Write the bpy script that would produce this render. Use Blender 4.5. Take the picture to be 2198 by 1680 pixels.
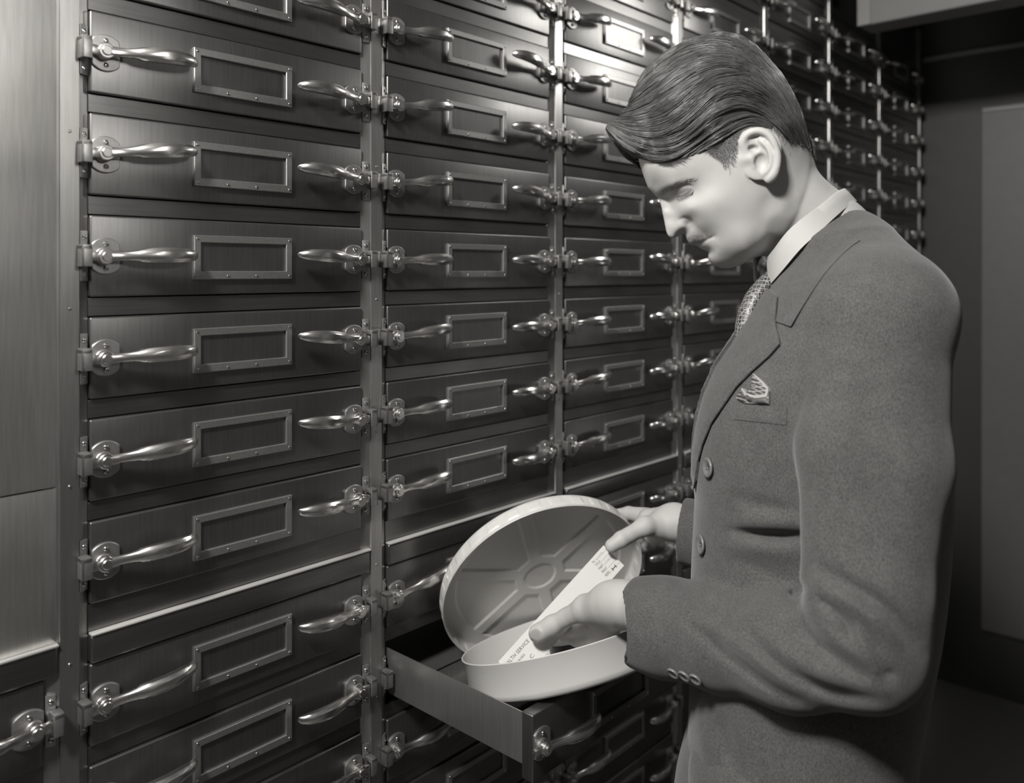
import bpy, bmesh, math, random
import numpy as np
from mathutils import Vector, Matrix

for o in list(bpy.data.objects):
    bpy.data.objects.remove(o, do_unlink=True)
scene = bpy.context.scene
COL = scene.collection
PI = math.pi

# ------------------------------------------------------------------ camera
EYE = 1.50                       # lens height above the floor
DIST = 0.9746                    # lens to the drawer wall (wall face is y = 0)
ANG = math.radians(42.36)        # angle between lens axis and the wall
FPX, CX, CY = 1800.0, 1099.0, 582.0
CA, SA = math.cos(ANG), math.sin(ANG)
CAM = np.array([0.0, -DIST, EYE])
FWD = np.array([CA, SA, 0.0])
RGT = np.array([SA, -CA, 0.0])


def c2w(p):
    """view-aligned metres (right, down, forward) -> world"""
    p = np.asarray(p, float)
    return CAM + p[..., 0:1] * RGT + p[..., 2:3] * FWD - p[..., 1:2] * np.array([0, 0, 1.0])


def dirw(d):
    d = np.asarray(d, float)
    return d[0] * RGT + d[2] * FWD - d[1] * np.array([0, 0, 1.0])


cam = bpy.data.cameras.new('camera')
camo = bpy.data.objects.new('camera', cam)
COL.objects.link(camo)
camo.location = CAM
camo.rotation_euler = (PI / 2, 0, ANG - PI / 2)
cam.sensor_fit = 'HORIZONTAL'
cam.sensor_width = 36.0
cam.lens = 36.0 * FPX / 2198.0
cam.shift_y = -(840.0 - CY) / 2198.0
cam.clip_start = 0.02
cam.dof.use_dof = True
cam.dof.focus_distance = 1.08
cam.dof.aperture_fstop = 3.4
scene.camera = camo

# ------------------------------------------------------------------ world, lights, exposure
world = bpy.data.worlds.new('world')
scene.world = world
world.use_nodes = True
world.node_tree.nodes['Background'].inputs[0].default_value = (0.5, 0.49, 0.47, 1)
world.node_tree.nodes['Background'].inputs[1].default_value = 0.05
scene.view_settings.view_transform = 'Standard'
scene.view_settings.look = 'None'
scene.view_settings.gamma = 1.0
scene.view_settings.use_curve_mapping = False
scene.view_settings.exposure = 0.0


def area_light(name, loc, target, energy, sx, sy, spread=180):
    l = bpy.data.lights.new(name, 'AREA')
    l.shape = 'RECTANGLE'
    l.size, l.size_y = sx, sy
    l.energy = energy
    l.color = (1.0, 0.985, 0.955)
    l.spread = math.radians(spread)
    o = bpy.data.objects.new(name, l)
    COL.objects.link(o)
    o.location = loc
    o.rotation_euler = (Vector(target) - Vector(loc)).to_track_quat('-Z', 'Y').to_euler()
    return o


def spot_light(name, loc, target, energy, radius, cone, blend=0.5):
    l = bpy.data.lights.new(name, 'SPOT')
    l.energy = energy
    l.shadow_soft_size = radius
    l.spot_size = math.radians(cone)
    l.spot_blend = blend
    l.color = (1.0, 0.985, 0.955)
    o = bpy.data.objects.new(name, l)
    COL.objects.link(o)
    o.location = loc
    o.rotation_euler = (Vector(target) - Vector(loc)).to_track_quat('-Z', 'Y').to_euler()
    return o


# photographer's flood high on the left of the camera, and the aisle lamp above the wall beyond the man
area_light('key_flood_lamp', c2w([-0.62, -1.18, -0.33]), c2w([0.30, 0.12, 1.0]), 76.0, 0.26, 0.26)
spot_light('aisle_lamp', (1.84, -0.42, 2.11), (1.22, -0.05, 1.66), 10.0, 0.085, 125, 0.6)
area_light('panel_fill', (0.44, -1.95, 2.12), (-0.26, 0.0, 1.84), 5.4, 0.40, 0.40, 40)  # added unseen light, beam narrowed to brighten the bare left panel
area_light('end_wall_fill', (2.78, -1.95, 1.0), (3.33, -0.4, 1.7), 2.2, 0.3, 0.3, 180)  # added unseen fill low in the aisle, lifts the end wall and door

# ------------------------------------------------------------------ object helpers


def tag(o, label=None, cat=None, group=None, kind=None):
    if label: o['label'] = label
    if cat: o['category'] = cat
    if group: o['group'] = group
    if kind: o['kind'] = kind
    return o


def empty(name, loc=(0, 0, 0)):
    o = bpy.data.objects.new(name, None)
    COL.objects.link(o)
    o.empty_display_size = 0.02
    o.location = loc
    return o


def put(name, mesh, parent=None, loc=(0, 0, 0)):
    o = bpy.data.objects.new(name, mesh)
    COL.objects.link(o)
    o.location = loc
    if parent is not None:
        o.parent = parent
    return o


def mesh_from(name, verts, faces, mat, smooth=False, sharp=None):
    m = bpy.data.meshes.new(name)
    m.from_pydata([tuple(v) for v in verts], [], [tuple(f) for f in faces])
    m.materials.append(mat)
    if smooth:
        m.polygons.foreach_set('use_smooth', [True] * len(m.polygons))
        if sharp is not None:
            m.set_sharp_from_angle(angle=math.radians(sharp))
    m.update()
    return m


def mesh_bm(name, bm, mat, smooth=False, sharp=None):
    bmesh.ops.recalc_face_normals(bm, faces=bm.faces)
    m = bpy.data.meshes.new(name)
    bm.to_mesh(m)
    bm.free()
    m.materials.append(mat)
    if smooth:
        m.polygons.foreach_set('use_smooth', [True] * len(m.polygons))
        if sharp is not None:
            m.set_sharp_from_angle(angle=math.radians(sharp))
    m.update()
    return m


def bm_box(bm, x0, x1, y0, y1, z0, z1, bev=0.0, seg=2, mtx=None):
    r = bmesh.ops.create_cube(bm, size=1.0)
    vs = r['verts']
    for v in vs:
        v.co = Vector(((x0 + x1) / 2 + v.co.x * (x1 - x0), (y0 + y1) / 2 + v.co.y * (y1 - y0), (z0 + z1) / 2 + v.co.z * (z1 - z0)))
        if mtx is not None:
            v.co = mtx @ v.co
    if bev > 0:
        es = list({e for v in vs for e in v.link_edges})
        bmesh.ops.bevel(bm, geom=es, offset=bev, segments=seg, affect='EDGES', profile=0.5, clamp_overlap=True)
    return vs


def bm_loft(bm, rings, cap0=True, cap1=True, closed=True):
    """rings: list of lists of points, equal length"""
    vr = [[bm.verts.new(tuple(p)) for p in r] for r in rings]
    n = len(vr[0])
    for a, b in zip(vr[:-1], vr[1:]):
        for i in range(n if closed else n - 1):
            j = (i + 1) % n
            try:
                bm.faces.new((a[i], a[j], b[j], b[i]))
            except ValueError:
                pass
    if cap0: bm.faces.new(list(reversed(vr[0])))
    if cap1: bm.faces.new(vr[-1])
    return vr


def bm_prism(bm, poly, y0, y1, bev=0.0):
    """poly in (x, z), extruded in y"""
    return bm_loft(bm, [[(p[0], y0, p[1]) for p in poly], [(p[0], y1, p[1]) for p in poly]])


def bm_disc(bm, cx, cz, r, y0, y1, n=24, r1=None, dome=0.0):
    """cylinder whose axis is y; y1 is the outer (front) face"""
    if r1 is None: r1 = r
    e = min(abs(y1 - y0) * 0.35, 0.0008)
    s = 1 if y1 > y0 else -1
    prof = [(r, y0), (r, y1 - s * e), (r1 - e, y1)]
    if dome: prof = [(r, y0), (r, y0 + (y1 - y0) * 0.35), (r * 0.8, y0 + (y1 - y0) * 0.8), (r * 0.45, y1)]
    rings = [[(cx + rr * math.cos(2 * PI * i / n), yy, cz + rr * math.sin(2 * PI * i / n)) for i in range(n)] for rr, yy in prof]
    bm_loft(bm, rings)


# ------------------------------------------------------------------ materials
def new_mat(name):
    m = bpy.data.materials.new(name)
    m.use_nodes = True
    nt = m.node_tree
    b = nt.nodes['Principled BSDF']
    return m, nt, b


def g(v, w=0.0):
    return (v, v * (0.985 - w), v * (0.955 - w), 1)


def metal(name, base, rough, metallic=1.0, brush=(60, 60, 3), bump=0.06, wear=0.10, rvar=0.08, aniso=0.0):
    m, nt, b = new_mat(name)
    N, L = nt.nodes, nt.links
    b.inputs['Metallic'].default_value = metallic
    tc = N.new('ShaderNodeTexCoord')
    mp = N.new('ShaderNodeMapping')
    mp.inputs['Scale'].default_value = brush
    L.new(tc.outputs['Object'], mp.inputs['Vector'])
    n1 = N.new('ShaderNodeTexNoise')
    n1.inputs['Scale'].default_value = 6.0
    n1.inputs['Detail'].default_value = 5.0
    L.new(mp.outputs['Vector'], n1.inputs['Vector'])
    n2 = N.new('ShaderNodeTexNoise')
    n2.inputs['Scale'].default_value = 9.0
    n2.inputs['Detail'].default_value = 4.0
    L.new(tc.outputs['Object'], n2.inputs['Vector'])
    r1 = N.new('ShaderNodeMapRange')
    r1.inputs['To Min'].default_value = rough - rvar
    r1.inputs['To Max'].default_value = rough + rvar
    L.new(n2.outputs['Fac'], r1.inputs['Value'])
    L.new(r1.outputs['Result'], b.inputs['Roughness'])
    r2 = N.new('ShaderNodeMapRange')
    r2.inputs['From Min'].default_value = 0.25
    r2.inputs['From Max'].default_value = 0.75
    r2.inputs['To Min'].default_value = base * (1 - wear)
    r2.inputs['To Max'].default_value = base * (1 + wear)
    L.new(n1.outputs['Fac'], r2.inputs['Value'])
    cb = N.new('ShaderNodeCombineColor')
    mm = [N.new('ShaderNodeMath') for _ in range(2)]
    for q, k in zip(mm, (0.985, 0.955)):
        q.operation = 'MULTIPLY'
        q.inputs[1].default_value = k
        L.new(r2.outputs['Result'], q.inputs[0])
    L.new(r2.outputs['Result'], cb.inputs[0])
    L.new(mm[0].outputs[0], cb.inputs[1])
    L.new(mm[1].outputs[0], cb.inputs[2])
    L.new(cb.outputs['Color'], b.inputs['Base Color'])
    if bump:
        bp = N.new('ShaderNodeBump')
        bp.inputs['Strength'].default_value = bump
        bp.inputs['Distance'].default_value = 0.0006
        L.new(n1.outputs['Fac'], bp.inputs['Height'])
        L.new(bp.outputs['Normal'], b.inputs['Normal'])
    return m


def plain(name, base, rough, metallic=0.0, noise=0.0, nscale=30.0, bump=0.0):
    m, nt, b = new_mat(name)
    N, L = nt.nodes, nt.links
    b.inputs['Roughness'].default_value = rough
    b.inputs['Metallic'].default_value = metallic
    b.inputs['Base Color'].default_value = g(base)
    if noise or bump:
        tc = N.new('ShaderNodeTexCoord')
        n1 = N.new('ShaderNodeTexNoise')
        n1.inputs['Scale'].default_value = nscale
        n1.inputs['Detail'].default_value = 4.0
        L.new(tc.outputs['Object'], n1.inputs['Vector'])
        if noise:
            mx = N.new('ShaderNodeMix')
            mx.data_type = 'RGBA'
            mx.inputs['A'].default_value = g(base * (1 - noise))
            mx.inputs['B'].default_value = g(base * (1 + noise))
            L.new(n1.outputs['Fac'], mx.inputs['Factor'])
            L.new(mx.outputs['Result'], b.inputs['Base Color'])
        if bump:
            bp = N.new('ShaderNodeBump')
            bp.inputs['Strength'].default_value = bump
            bp.inputs['Distance'].default_value = 0.001
            L.new(n1.outputs['Fac'], bp.inputs['Height'])
            L.new(bp.outputs['Normal'], b.inputs['Normal'])
    return m


M = {}
M['drawer'] = metal('drawer_steel', 0.16, 0.40, 0.95)
M['rail'] = metal('rail_steel', 0.16, 0.35, 0.95, brush=(3, 60, 60))
M['post'] = metal('post_steel', 0.38, 0.35, 0.9)
M['panel'] = metal('panel_steel', 0.80, 0.34, 1.0)
M['dimmed_post'] = metal('dimmed_post_steel', 0.24, 0.40, 0.9)  # copy of the post steel, darkened to tone down its bright reflection
M['bright'] = metal('nickel', 0.66, 0.27, 1.0, brush=(20, 20, 20), bump=0.03, wear=0.05, rvar=0.05)
M['frame'] = metal('label_frame_metal', 0.31, 0.46, 0.9, brush=(40, 40, 40), bump=0.03)
M['card'] = plain('label_card', 0.018, 0.5)
M['screw'] = metal('screw_steel', 0.5, 0.25, 1.0, brush=(10, 10, 10), bump=0)
M['inside'] = plain('cabinet_inside', 0.03, 0.6)
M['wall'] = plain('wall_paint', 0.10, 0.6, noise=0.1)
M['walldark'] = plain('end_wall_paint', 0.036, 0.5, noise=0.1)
M['doorpaint'] = plain('door_paint', 0.11, 0.45, noise=0.08)
M['trim'] = plain('trim_paint', 0.22, 0.35)
M['beam'] = plain('bulkhead_paint', 0.17, 0.5, noise=0.08)
M['floor'] = plain('floor_tile', 0.12, 0.4, noise=0.2)
M['ceil'] = plain('ceiling_paint', 0.35, 0.7)

# ------------------------------------------------------------------ room shell
def struct(name, bm, mat):
    o = put(name, mesh_bm(name, bm, mat))
    o['kind'] = 'structure'
    return o


def box_struct(name, mat, *b, bev=0.0):
    bm = bmesh.new()
    bm_box(bm, *b, bev=bev)
    return struct(name, bm, mat)


XE = 3.335          # end wall
box_struct('floor', M['floor'], -1.6, XE + 0.1, -2.3, 0.6, -0.1, 0.0)
box_struct('ceiling', M['ceil'], -1.6, XE + 0.1, -2.3, 0.6, 2.95, 3.05)
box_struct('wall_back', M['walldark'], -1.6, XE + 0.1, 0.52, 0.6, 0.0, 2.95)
box_struct('wall_front', M['wall'], -1.6, XE + 0.1, -2.3, -2.2, 0.0, 2.95)
box_struct('wall_left', M['wall'], -1.7, -1.6, -2.3, 0.6, 0.0, 2.95)
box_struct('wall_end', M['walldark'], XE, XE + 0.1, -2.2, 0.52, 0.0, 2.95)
# trim line and metal door on the end wall
box_struct('trim_1', M['trim'], XE - 0.012, XE, -2.2, -0.005, EYE + 0.776, EYE + 0.792, bev=0.003)
d = box_struct('door_1', M['doorpaint'], XE - 0.02, XE, -1.15, -0.2, 0.23, EYE + 0.583, bev=0.004)
bm = bmesh.new()
bm_box(bm, XE - 0.026, XE - 0.0195, -1.145, -0.205, EYE + 0.562, EYE + 0.574, bev=0.002)
put('door_moulding', mesh_bm('door_moulding', bm, M['trim']), d)
# bulkhead crossing the aisle under the ceiling, with a corner bead on its near end
b = box_struct('trim_2', M['beam'], 2.497, 2.60, -2.2, -0.07, EYE + 0.7155, 2.95, bev=0.004)
bm = bmesh.new()
bm_box(bm, 2.491, 2.498, -0.105, -0.068, EYE + 0.7155, 2.95, bev=0.002)
put('corner_bead', mesh_bm('corner_bead', bm, M['trim']), b)

M['glint_bead'] = metal('ledge_glint_metal', 0.75, 0.5, 0.7, brush=(3, 40, 40), bump=0.02)  # pale metal standing in for the light caught on the ledge edge
# ------------------------------------------------------------------ drawer wall
PITCH, FACE = 0.1135, 0.0908
PW = 0.0453          # post width
CW = 0.42            # column pitch


def XR(c): return 0.745 + CW * (c - 1)
def XL(c): return XR(c - 1) + PW


def ztop(r):
    if r <= 6: return EYE - 0.0512 - (r - 4) * PITCH
    return EYE - 0.4359 - (r - 7) * PITCH


DW = CW - PW
ROWS = {0: [7], 1: range(0, 10), 2: range(-1, 12), 3: range(-2, 13), 4: range(-3, 10), 5: range(-4, 6), 6: range(-3, 6), 7: range(-3, 5)}
OPEN = (2, 8)
RMIN, RMAX = -4, 14


def lathe_ring(a, out, z, h, t, n=16, groove=0.0):
    """section of the lever at (a, out, z): height h (z), thickness t (out)"""
    pts = []
    for i in range(n):
        th = 2 * PI * i / n
        c, s = math.cos(th), math.sin(th)
        k = 1.0 - groove * (1 if i in (2, 6, 10, 14) else 0)
        e = 0.75
        pts.append((a, -(out + 0.5 * t * k * math.copysign(abs(c) ** e, c)), z + 0.5 * h * k * math.copysign(abs(s) ** e, s)))
    return pts


def lever_mesh(sgn):
    bm = bmesh.new()
    bm_disc(bm, 0.0125 * sgn, 0, 0.0086, -0.0085, -0.0165, 24)
    path = [(0.016, .0130, 0.000, .0130, .0080, 0), (0.026, .0140, .0010, .0108, .0078, 0), (0.036, .0168, .0018, .0106, .0080, 0),
            (0.044, .0200, .0026, .0122, .0100, .0), (0.049, .0214, .0030, .0160, .0125, .10), (0.060, .0244, .0038, .0174, .0140, .10), (0.075, .0268, .0048, .0178, .0146, .10),
            (0.090, .0264, .0056, .0172, .0142, .10), (0.103, .0236, .0062, .0152, .0128, .10), (0.111, .0200, .0065, .0124, .0110, .08), (0.1155, .0172, .0066, .0084, .0076, 0), (0.117, .0160, .0066, .0040, .0040, 0)]
    bm_loft(bm, [lathe_ring(a * sgn, o, z, h, t, 16, gr) for a, o, z, h, t, gr in path])
    xs = sorted((0.010 * sgn, -0.010 * sgn))
    bm_box(bm, xs[0], xs[1], -0.0140, -0.0080, -0.0058, 0.0048, bev=0.0012)
    return mesh_bm('lever_handle', bm, M['bright'], True, 38)


def plate_mesh(sgn):
    bm = bmesh.new()
    R, ac = 0.0206, 0.0165
    poly = []
    for i in range(48):
        th = 2 * PI * i / 48
        a = ac + R * math.cos(th)
        poly.append((min(max(a, 0.0015), 0.0320) * sgn, R * math.sin(th)))
    inner = [((p[0] - ac * sgn) * 0.95 + ac * sgn, p[1] * 0.95) for p in poly]
    bm_loft(bm, [[(p[0], 0, p[1]) for p in poly], [(p[0], -0.0026, p[1]) for p in poly], [(p[0], -0.0034, p[1]) for p in inner]])
    bm_disc(bm, 0.0125 * sgn, 0, 0.0095, -0.003, -0.0080, 20)
    return mesh_bm('latch_plate', bm, M['frame'], True, 35)


def screw_mesh(r, h, name='screw'):
    bm = bmesh.new()
    n = 14
    prof = [(r, 0), (r, -h * 0.3), (r * 0.75, -h * 0.8), (r * 0.4, -h)]
    bm_loft(bm, [[(rr * math.cos(2 * PI * i / n), yy, rr * math.sin(2 * PI * i / n)) for i in range(n)] for rr, yy in prof])
    # slot
    m4 = Matrix.Rotation(0.6, 4, 'Y')
    m = mesh_bm(name, bm, M['screw'], True, 50)
    bm2 = bmesh.new()
    bm2.from_mesh(m)
    bm_box(bm2, -r * 0.95, r * 0.95, -h * 1.06, -h * 0.6, -r * 0.14, r * 0.14, mtx=m4)
    for f in bm2.faces[-6:]: f.material_index = 1
    bm2.to_mesh(m)
    bm2.free()
    m.materials.append(M['card'])
    return m


def strike_mesh(sgn):
    """keeper on the post; a < 0 is over the post. base plate lies on the post chamfer, hook reaches over the bolt"""
    bm = bmesh.new()
    q = lambda a0, a1: (min(a0 * sgn, a1 * sgn), max(a0 * sgn, a1 * sgn))
    slope = 0.0055 / (0.0107 if sgn == 1 else 0.0140)
    n0 = len(bm.verts)
    bm_box(bm, *q(-0.0104, -0.0008), -0.0028, 0.0, -0.0278, 0.0278, bev=0.0008)
    for v in bm.verts:
        v.co.y += 0.0004 - slope * abs(v.co.x)
    bm_box(bm, *q(-0.0140, -0.0030), -0.0225, -0.0070, 0.0064, 0.0124, bev=0.0012)
    bm_box(bm, *q(-0.0140, -0.0030), -0.0225, -0.0196, -0.0118, 0.0124, bev=0.0010)
    bm_box(bm, *q(-0.0140, -0.0112), -0.0225, -0.0070, -0.0118, 0.0124, bev=0.0010)
    return mesh_bm('strike', bm, M['frame'], True, 30)


def front_mesh():
    bm = bmesh.new()
    bm_box(bm, 0.0006, DW - 0.0006, -0.0045, 0.0145, -FACE, 0, bev=0.0022, seg=3)
    return mesh_bm('front_panel', bm, M['drawer'], True, 40)


FW, FH, FB, FT = 0.1363, 0.0539, 0.0082, 0.0050
def label_frame_mesh():
    bm = bmesh.new()
    x0, x1, z0, z1 = -FW / 2, FW / 2, -FH / 2, FH / 2
    b2 = FB + 0.0012
    def ring(x0, x1, z0, z1, y): return [(x0, y, z0), (x1, y, z0), (x1, y, z1), (x0, y, z1)]
    e = 0.0008
    bm_loft(bm, [ring(x0, x1, z0, z1, 0), ring(x0, x1, z0, z1, -FT + e), ring(x0 + e, x1 - e, z0 + e, z1 - e, -FT),
                 ring(x0 + FB, x1 - FB, z0 + b2, z1 - FB, -FT), ring(x0 + FB + e, x1 - FB - e, z0 + b2 + e, z1 - FB - e, -FT + e), ring(x0 + FB + e, x1 - FB - e, z0 + b2 + e, z1 - FB - e, 0)], False, False)
    return mesh_bm('label_frame', bm, M['frame'], True, 30)


def card_mesh():
    bm = bmesh.new()
    bm_box(bm, -FW / 2 + FB, FW / 2 - FB, -0.0014, 0.0, -FH / 2 + FB, FH / 2 - FB)
    return mesh_bm('label_card', bm, M['drawer'])


MS = dict(lever={s: lever_mesh(s) for s in (1, -1)}, plate={s: plate_mesh(s) for s in (1, -1)}, strike={s: strike_mesh(s) for s in (1, -1)},
          front=front_mesh(), lframe=label_frame_mesh(), card=card_mesh(), screw=screw_mesh(0.0030, 0.0022), sscrew=screw_mesh(0.0019, 0.0010, 'small_screw'))
bm = bmesh.new()
bm_disc(bm, 0, 0, 0.0056, -0.012, -0.0185, 20)
MS['pin'] = mesh_bm('pivot_pin', bm, M['bright'], True, 40)


def make_drawer(detail, tilt):
    """detail 2: screws as well; drawer origin = left top corner of its face"""
    root = empty('film_drawer')
    put('front_panel', MS['front'], root)
    lf = put('label_frame', MS['lframe'], root, (DW / 2, -0.0045, -FACE / 2))
    put('label_card', MS['card'], lf, (0, 0, 0))
    if detail >= 2:
        for sx, sz in ((-1, 1), (1, 1), (-1, -1), (1, -1)):
            put('screw', MS['sscrew'], lf, (sx * (FW / 2 - FB / 2), -FT, sz * (FH / 2 - FB / 2)))
        for sx in (-0.17, 0.17):
            put('screw', MS['sscrew'], lf, (sx * (FW - 0.02) - 0.004, -FT, -FH / 2 + FB / 2))
    for s in (1, -1):
        ax = 0 if s == 1 else DW
        pl = put('latch_plate', MS['plate'][s], root, (ax, -0.0045, -FACE / 2))
        if detail >= 1:
            for sz in (1, -1):
                put('screw', MS['screw'], pl, (0.0165 * s, -0.0033, sz * 0.0135))
        lv = put('lever_handle', MS['lever'][s], root, (ax, -0.0045, -FACE / 2))
        pp = put('pivot_pin', MS['pin'], lv, (0.0125 * s, 0, 0))
    return root


def copy_tree(o, parent=None):
    c = o.copy()
    COL.objects.link(c)
    if parent is not None:
        c.parent = parent
    for ch in list(o.children):
        copy_tree(ch, c)
    return c


ORD = ['topmost', 'second', 'third', 'fourth', 'fifth', 'sixth', 'seventh', 'eighth', 'ninth', 'tenth', 'eleventh', 'twelfth', 'thirteenth', 'fourteenth', 'fifteenth']
COLNAME = {1: 'in the column beside the bare left panel', 2: 'in the column with the open drawer',
           3: 'in the column right of the open drawer', 4: 'in the column behind the face', 5: "in the column behind the head's back",
           6: 'in the second last column, by the neck', 7: 'in the last column, by the end wall'}
rng = random.Random(5)
protos = {}
open_drawer = None
for c in range(0, 8):
    for k, r in enumerate(ROWS[c]):
        dt = 2 if c <= 3 else (1 if c == 4 else 0)
        if dt not in protos:
            o = protos[dt] = make_drawer(dt, 0)
        else:
            o = copy_tree(protos[dt])
        o.location = (XL(c), 0, ztop(r))
        for ch in o.children:          # every lever sits at a slightly different angle
            if ch.name.startswith('lever_handle'):
                s = 1 if ch.location.x < 0.1 else -1
                ch.rotation_euler = (0, rng.uniform(-0.05, 0.05) * s, 0)
                ch.location.x = 0 if s == 1 else DW
                if (c, r) == (2, 7) and s == 1: ch.rotation_euler = (0, -0.16, 0)
        if (c, r) == OPEN:
            open_drawer = o
            tag(o, 'pulled out steel drawer with its tray showing, under the film can', 'drawer', 'film drawers')
        elif c == 0:
            tag(o, 'closed steel film drawer cut off at the bottom left edge', 'drawer', 'film drawers')
        else:
            tag(o, 'closed steel drawer, %s %s' % (ORD[k] + ('' if k == 0 else ' from the top'), COLNAME[c]), 'drawer', 'film drawers')

# open drawer: slide out and add the tray
SLIDE = 0.284
open_drawer.location.y = -SLIDE
for ch in open_drawer.children:
    if ch.name.startswith('front_panel'):
        ch.data = ch.data.copy()
        for v in ch.data.vertices:
            if v.co.z > -0.02: v.co.z -= 0.0056
bm = bmesh.new()
tz0, tz1, tl = -0.0750, -0.0090, 0.44
for x0, x1 in ((0.004, 0.0060), (DW - 0.006, DW - 0.004)):
    bm_box(bm, x0, x1, 0.0145, tl, tz0, tz1, bev=0.0006)
px0, px1, py0, py1, pz = 0.090, 0.350, SLIDE - 0.175, SLIDE - 0.006, -0.0970        # shallow well pressed into the floor at the back
for x0, x1, y0, y1, z in ((0.006, px0, 0.0145, tl, tz0), (px1, DW - 0.006, 0.0145, tl, tz0), (px0, px1, 0.0145, py0, tz0), (px0, px1, py1, tl, tz0), (px0, px1, py0, py1, pz)):
    bm_box(bm, x0, x1, y0, y1, z, z + 0.0015)
for x0, x1, y0, y1 in ((px0 - 0.0015, px0, py0, py1), (px1, px1 + 0.0015, py0, py1), (px0, px1, py0 - 0.0015, py0), (px0, px1, py1, py1 + 0.0015)):
    bm_box(bm, x0, x1, y0, y1, pz, tz0 + 0.0015)
bm_box(bm, 0.006, DW - 0.006, tl - 0.002, tl, tz0, tz1)
put('tray', mesh_bm('tray', bm, M['post'], True, 30), open_drawer)

# cabinets: one carcass per column with its post, rails and strikes
CABLAB = {0: 'steel cabinet frame with a bare polished upper panel at the left edge', 1: 'steel cabinet frame of the drawer column beside the bare left panel', 2: 'steel cabinet frame of the column with the open drawer',
          3: 'steel cabinet frame of the column just right of the open drawer', 4: 'steel cabinet frame of the drawer column behind the face', 5: "steel cabinet frame of the drawer column behind the head's back",
          6: 'steel cabinet frame of the second last drawer column, by the neck', 7: 'steel cabinet frame of the last drawer column, by the end wall'}
ZT, ZB = ztop(RMIN) + 0.03, ztop(RMAX) - FACE - 0.02
LEDGE = EYE - 0.4032


def post_mesh():
    """x measured from the drawer edge; chamfer, flat cap, chamfer"""
    bm = bmesh.new()
    prof = [(0.0000, 0.30), (0.0000, 0.0010), (0.0140, -0.0045), (0.0146, -0.0062), (0.0340, -0.0062), (0.0346, -0.0045), (PW, 0.0010), (PW, 0.30)]
    bm_loft(bm, [[(p[0], p[1], z) for p in prof] for z in (ZB, ZT)])
    return mesh_bm('post', bm, M['post'])


def post_lower_mesh():
    bm = bmesh.new()
    return bm


PM = post_mesh()
rail_bm = bmesh.new()
bm_box(rail_bm, 0.0004, DW - 0.0002, 0.0, 0.02, -PITCH + 0.0012, -FACE - 0.0012, bev=0.0008)
RAIL = mesh_bm('rail', rail_bm, M['rail'])
blank_bm = bmesh.new()
bm_box(blank_bm, 0.0005, DW - 0.0005, 0.0, 0.0145, -FACE, 0, bev=0.0015)
BLANK = mesh_bm('blank_panel', blank_bm, M['drawer'])
for c in range(0, 8):
    root = empty('drawer_cabinet', (XL(c), 0, 0))
    tag(root, CABLAB[c], 'cabinet', 'drawer cabinets')
    bm = bmesh.new()
    bm_box(bm, 0.001, DW + PW - 0.001, 0.48, 0.50, ZB, ZT)
    bm_box(bm, 0.0005, DW + PW - 0.0005, 0.301, 0.50, ZT, ZT + 0.02)
    bm_box(bm, 0.0005, 0.004, 0.30, 0.50, ZB, ZT)
    put('carcass', mesh_bm('carcass', bm, M['inside']), root)
    pm_ = PM
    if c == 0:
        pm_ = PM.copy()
        pm_.materials[0] = M['dimmed_post']
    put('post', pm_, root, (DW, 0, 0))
    bm = bmesh.new()
    bm_box(bm, 0.0003, DW + PW - 0.0003, -0.002, 0.30, ZT + 0.0005, 2.949)
    put('fascia', mesh_bm('fascia', bm, M['rail']), root)
    bm = bmesh.new()
    bm_box(bm, 0.0003, DW + PW - 0.0003, 0.01, 0.30, 0.0, ZB - 0.0005)
    put('plinth', mesh_bm('plinth', bm, M['rail']), root)
    if c == 0:
        bm = bmesh.new()
        bm_box(bm, -0.9, DW + 0.0118, -0.0040, 0.02, EYE - 0.232, ZT, bev=0.0012)
        put('bare_panel', mesh_bm('bare_panel', bm, M['panel'], True, 40), root)
        bm = bmesh.new()
        bm_box(bm, -0.9, DW + 0.0118, -0.0040, 0.02, EYE - 0.400, EYE - 0.2335, bev=0.0012)
        put('bare_panel', mesh_bm('bare_panel', bm, M['panel'], True, 40), root)
        bm = bmesh.new()
        bm_box(bm, -0.9, -0.0002, 0.0, 0.02, ZB, LEDGE - 0.001)
        put('side_panel', mesh_bm('side_panel', bm, M['drawer']), root)
    have = set(ROWS[c])
    for r in range(RMIN, RMAX + 1):
        zt = ztop(r)
        if c == 0 and r < 7: continue
        if r != 6: put('rail', RAIL, root, (0, 0, zt))
        if r not in have:
            put('blank_panel', BLANK, root, (0, 0, zt))
        else:
            for s in (1, -1):
                st = put('strike', MS['strike'][s], root, (0 if s == 1 else DW, 0, zt - FACE / 2))
                if c <= 3:
                    for sz in (1, -1):
                        put('screw', MS['screw'], st, (-0.0058 * s, -0.0048, sz * 0.0205))
    # section break: rail above, ledge below
    bm = bmesh.new()
    if c > 0:
        bm_box(bm, 0.0004, DW - 0.0002, 0.0, 0.02, LEDGE + 0.0034, ztop(6) - FACE - 0.0012)
    put('rail', mesh_bm('rail', bm, M['rail']), root)
    bm = bmesh.new()
    bm_box(bm, 0.0004 if c else -0.9, DW + 0.0125, -0.0080, 0.02, ztop(7) + 0.0012, LEDGE, bev=0.0034, seg=3)
    put('ledge', mesh_bm('ledge', bm, M['rail'], True, 40), root)
    bm = bmesh.new()
    bm_box(bm, 0.0004 if c else -0.9, DW + 0.0125, -0.0100, 0.0, LEDGE, LEDGE + 0.0030, bev=0.0012)
    put('ledge_glint', mesh_bm('ledge_glint', bm, M['glint_bead'], True, 40), root)  # added strip that draws the highlight along the ledge
    # screws down the post cap
    for zz in np.arange(EYE - 0.62, EYE + 0.8, 0.193):
        put('screw', MS['sscrew'], root, (DW + 0.0243, -0.0062, float(zz)))

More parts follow.
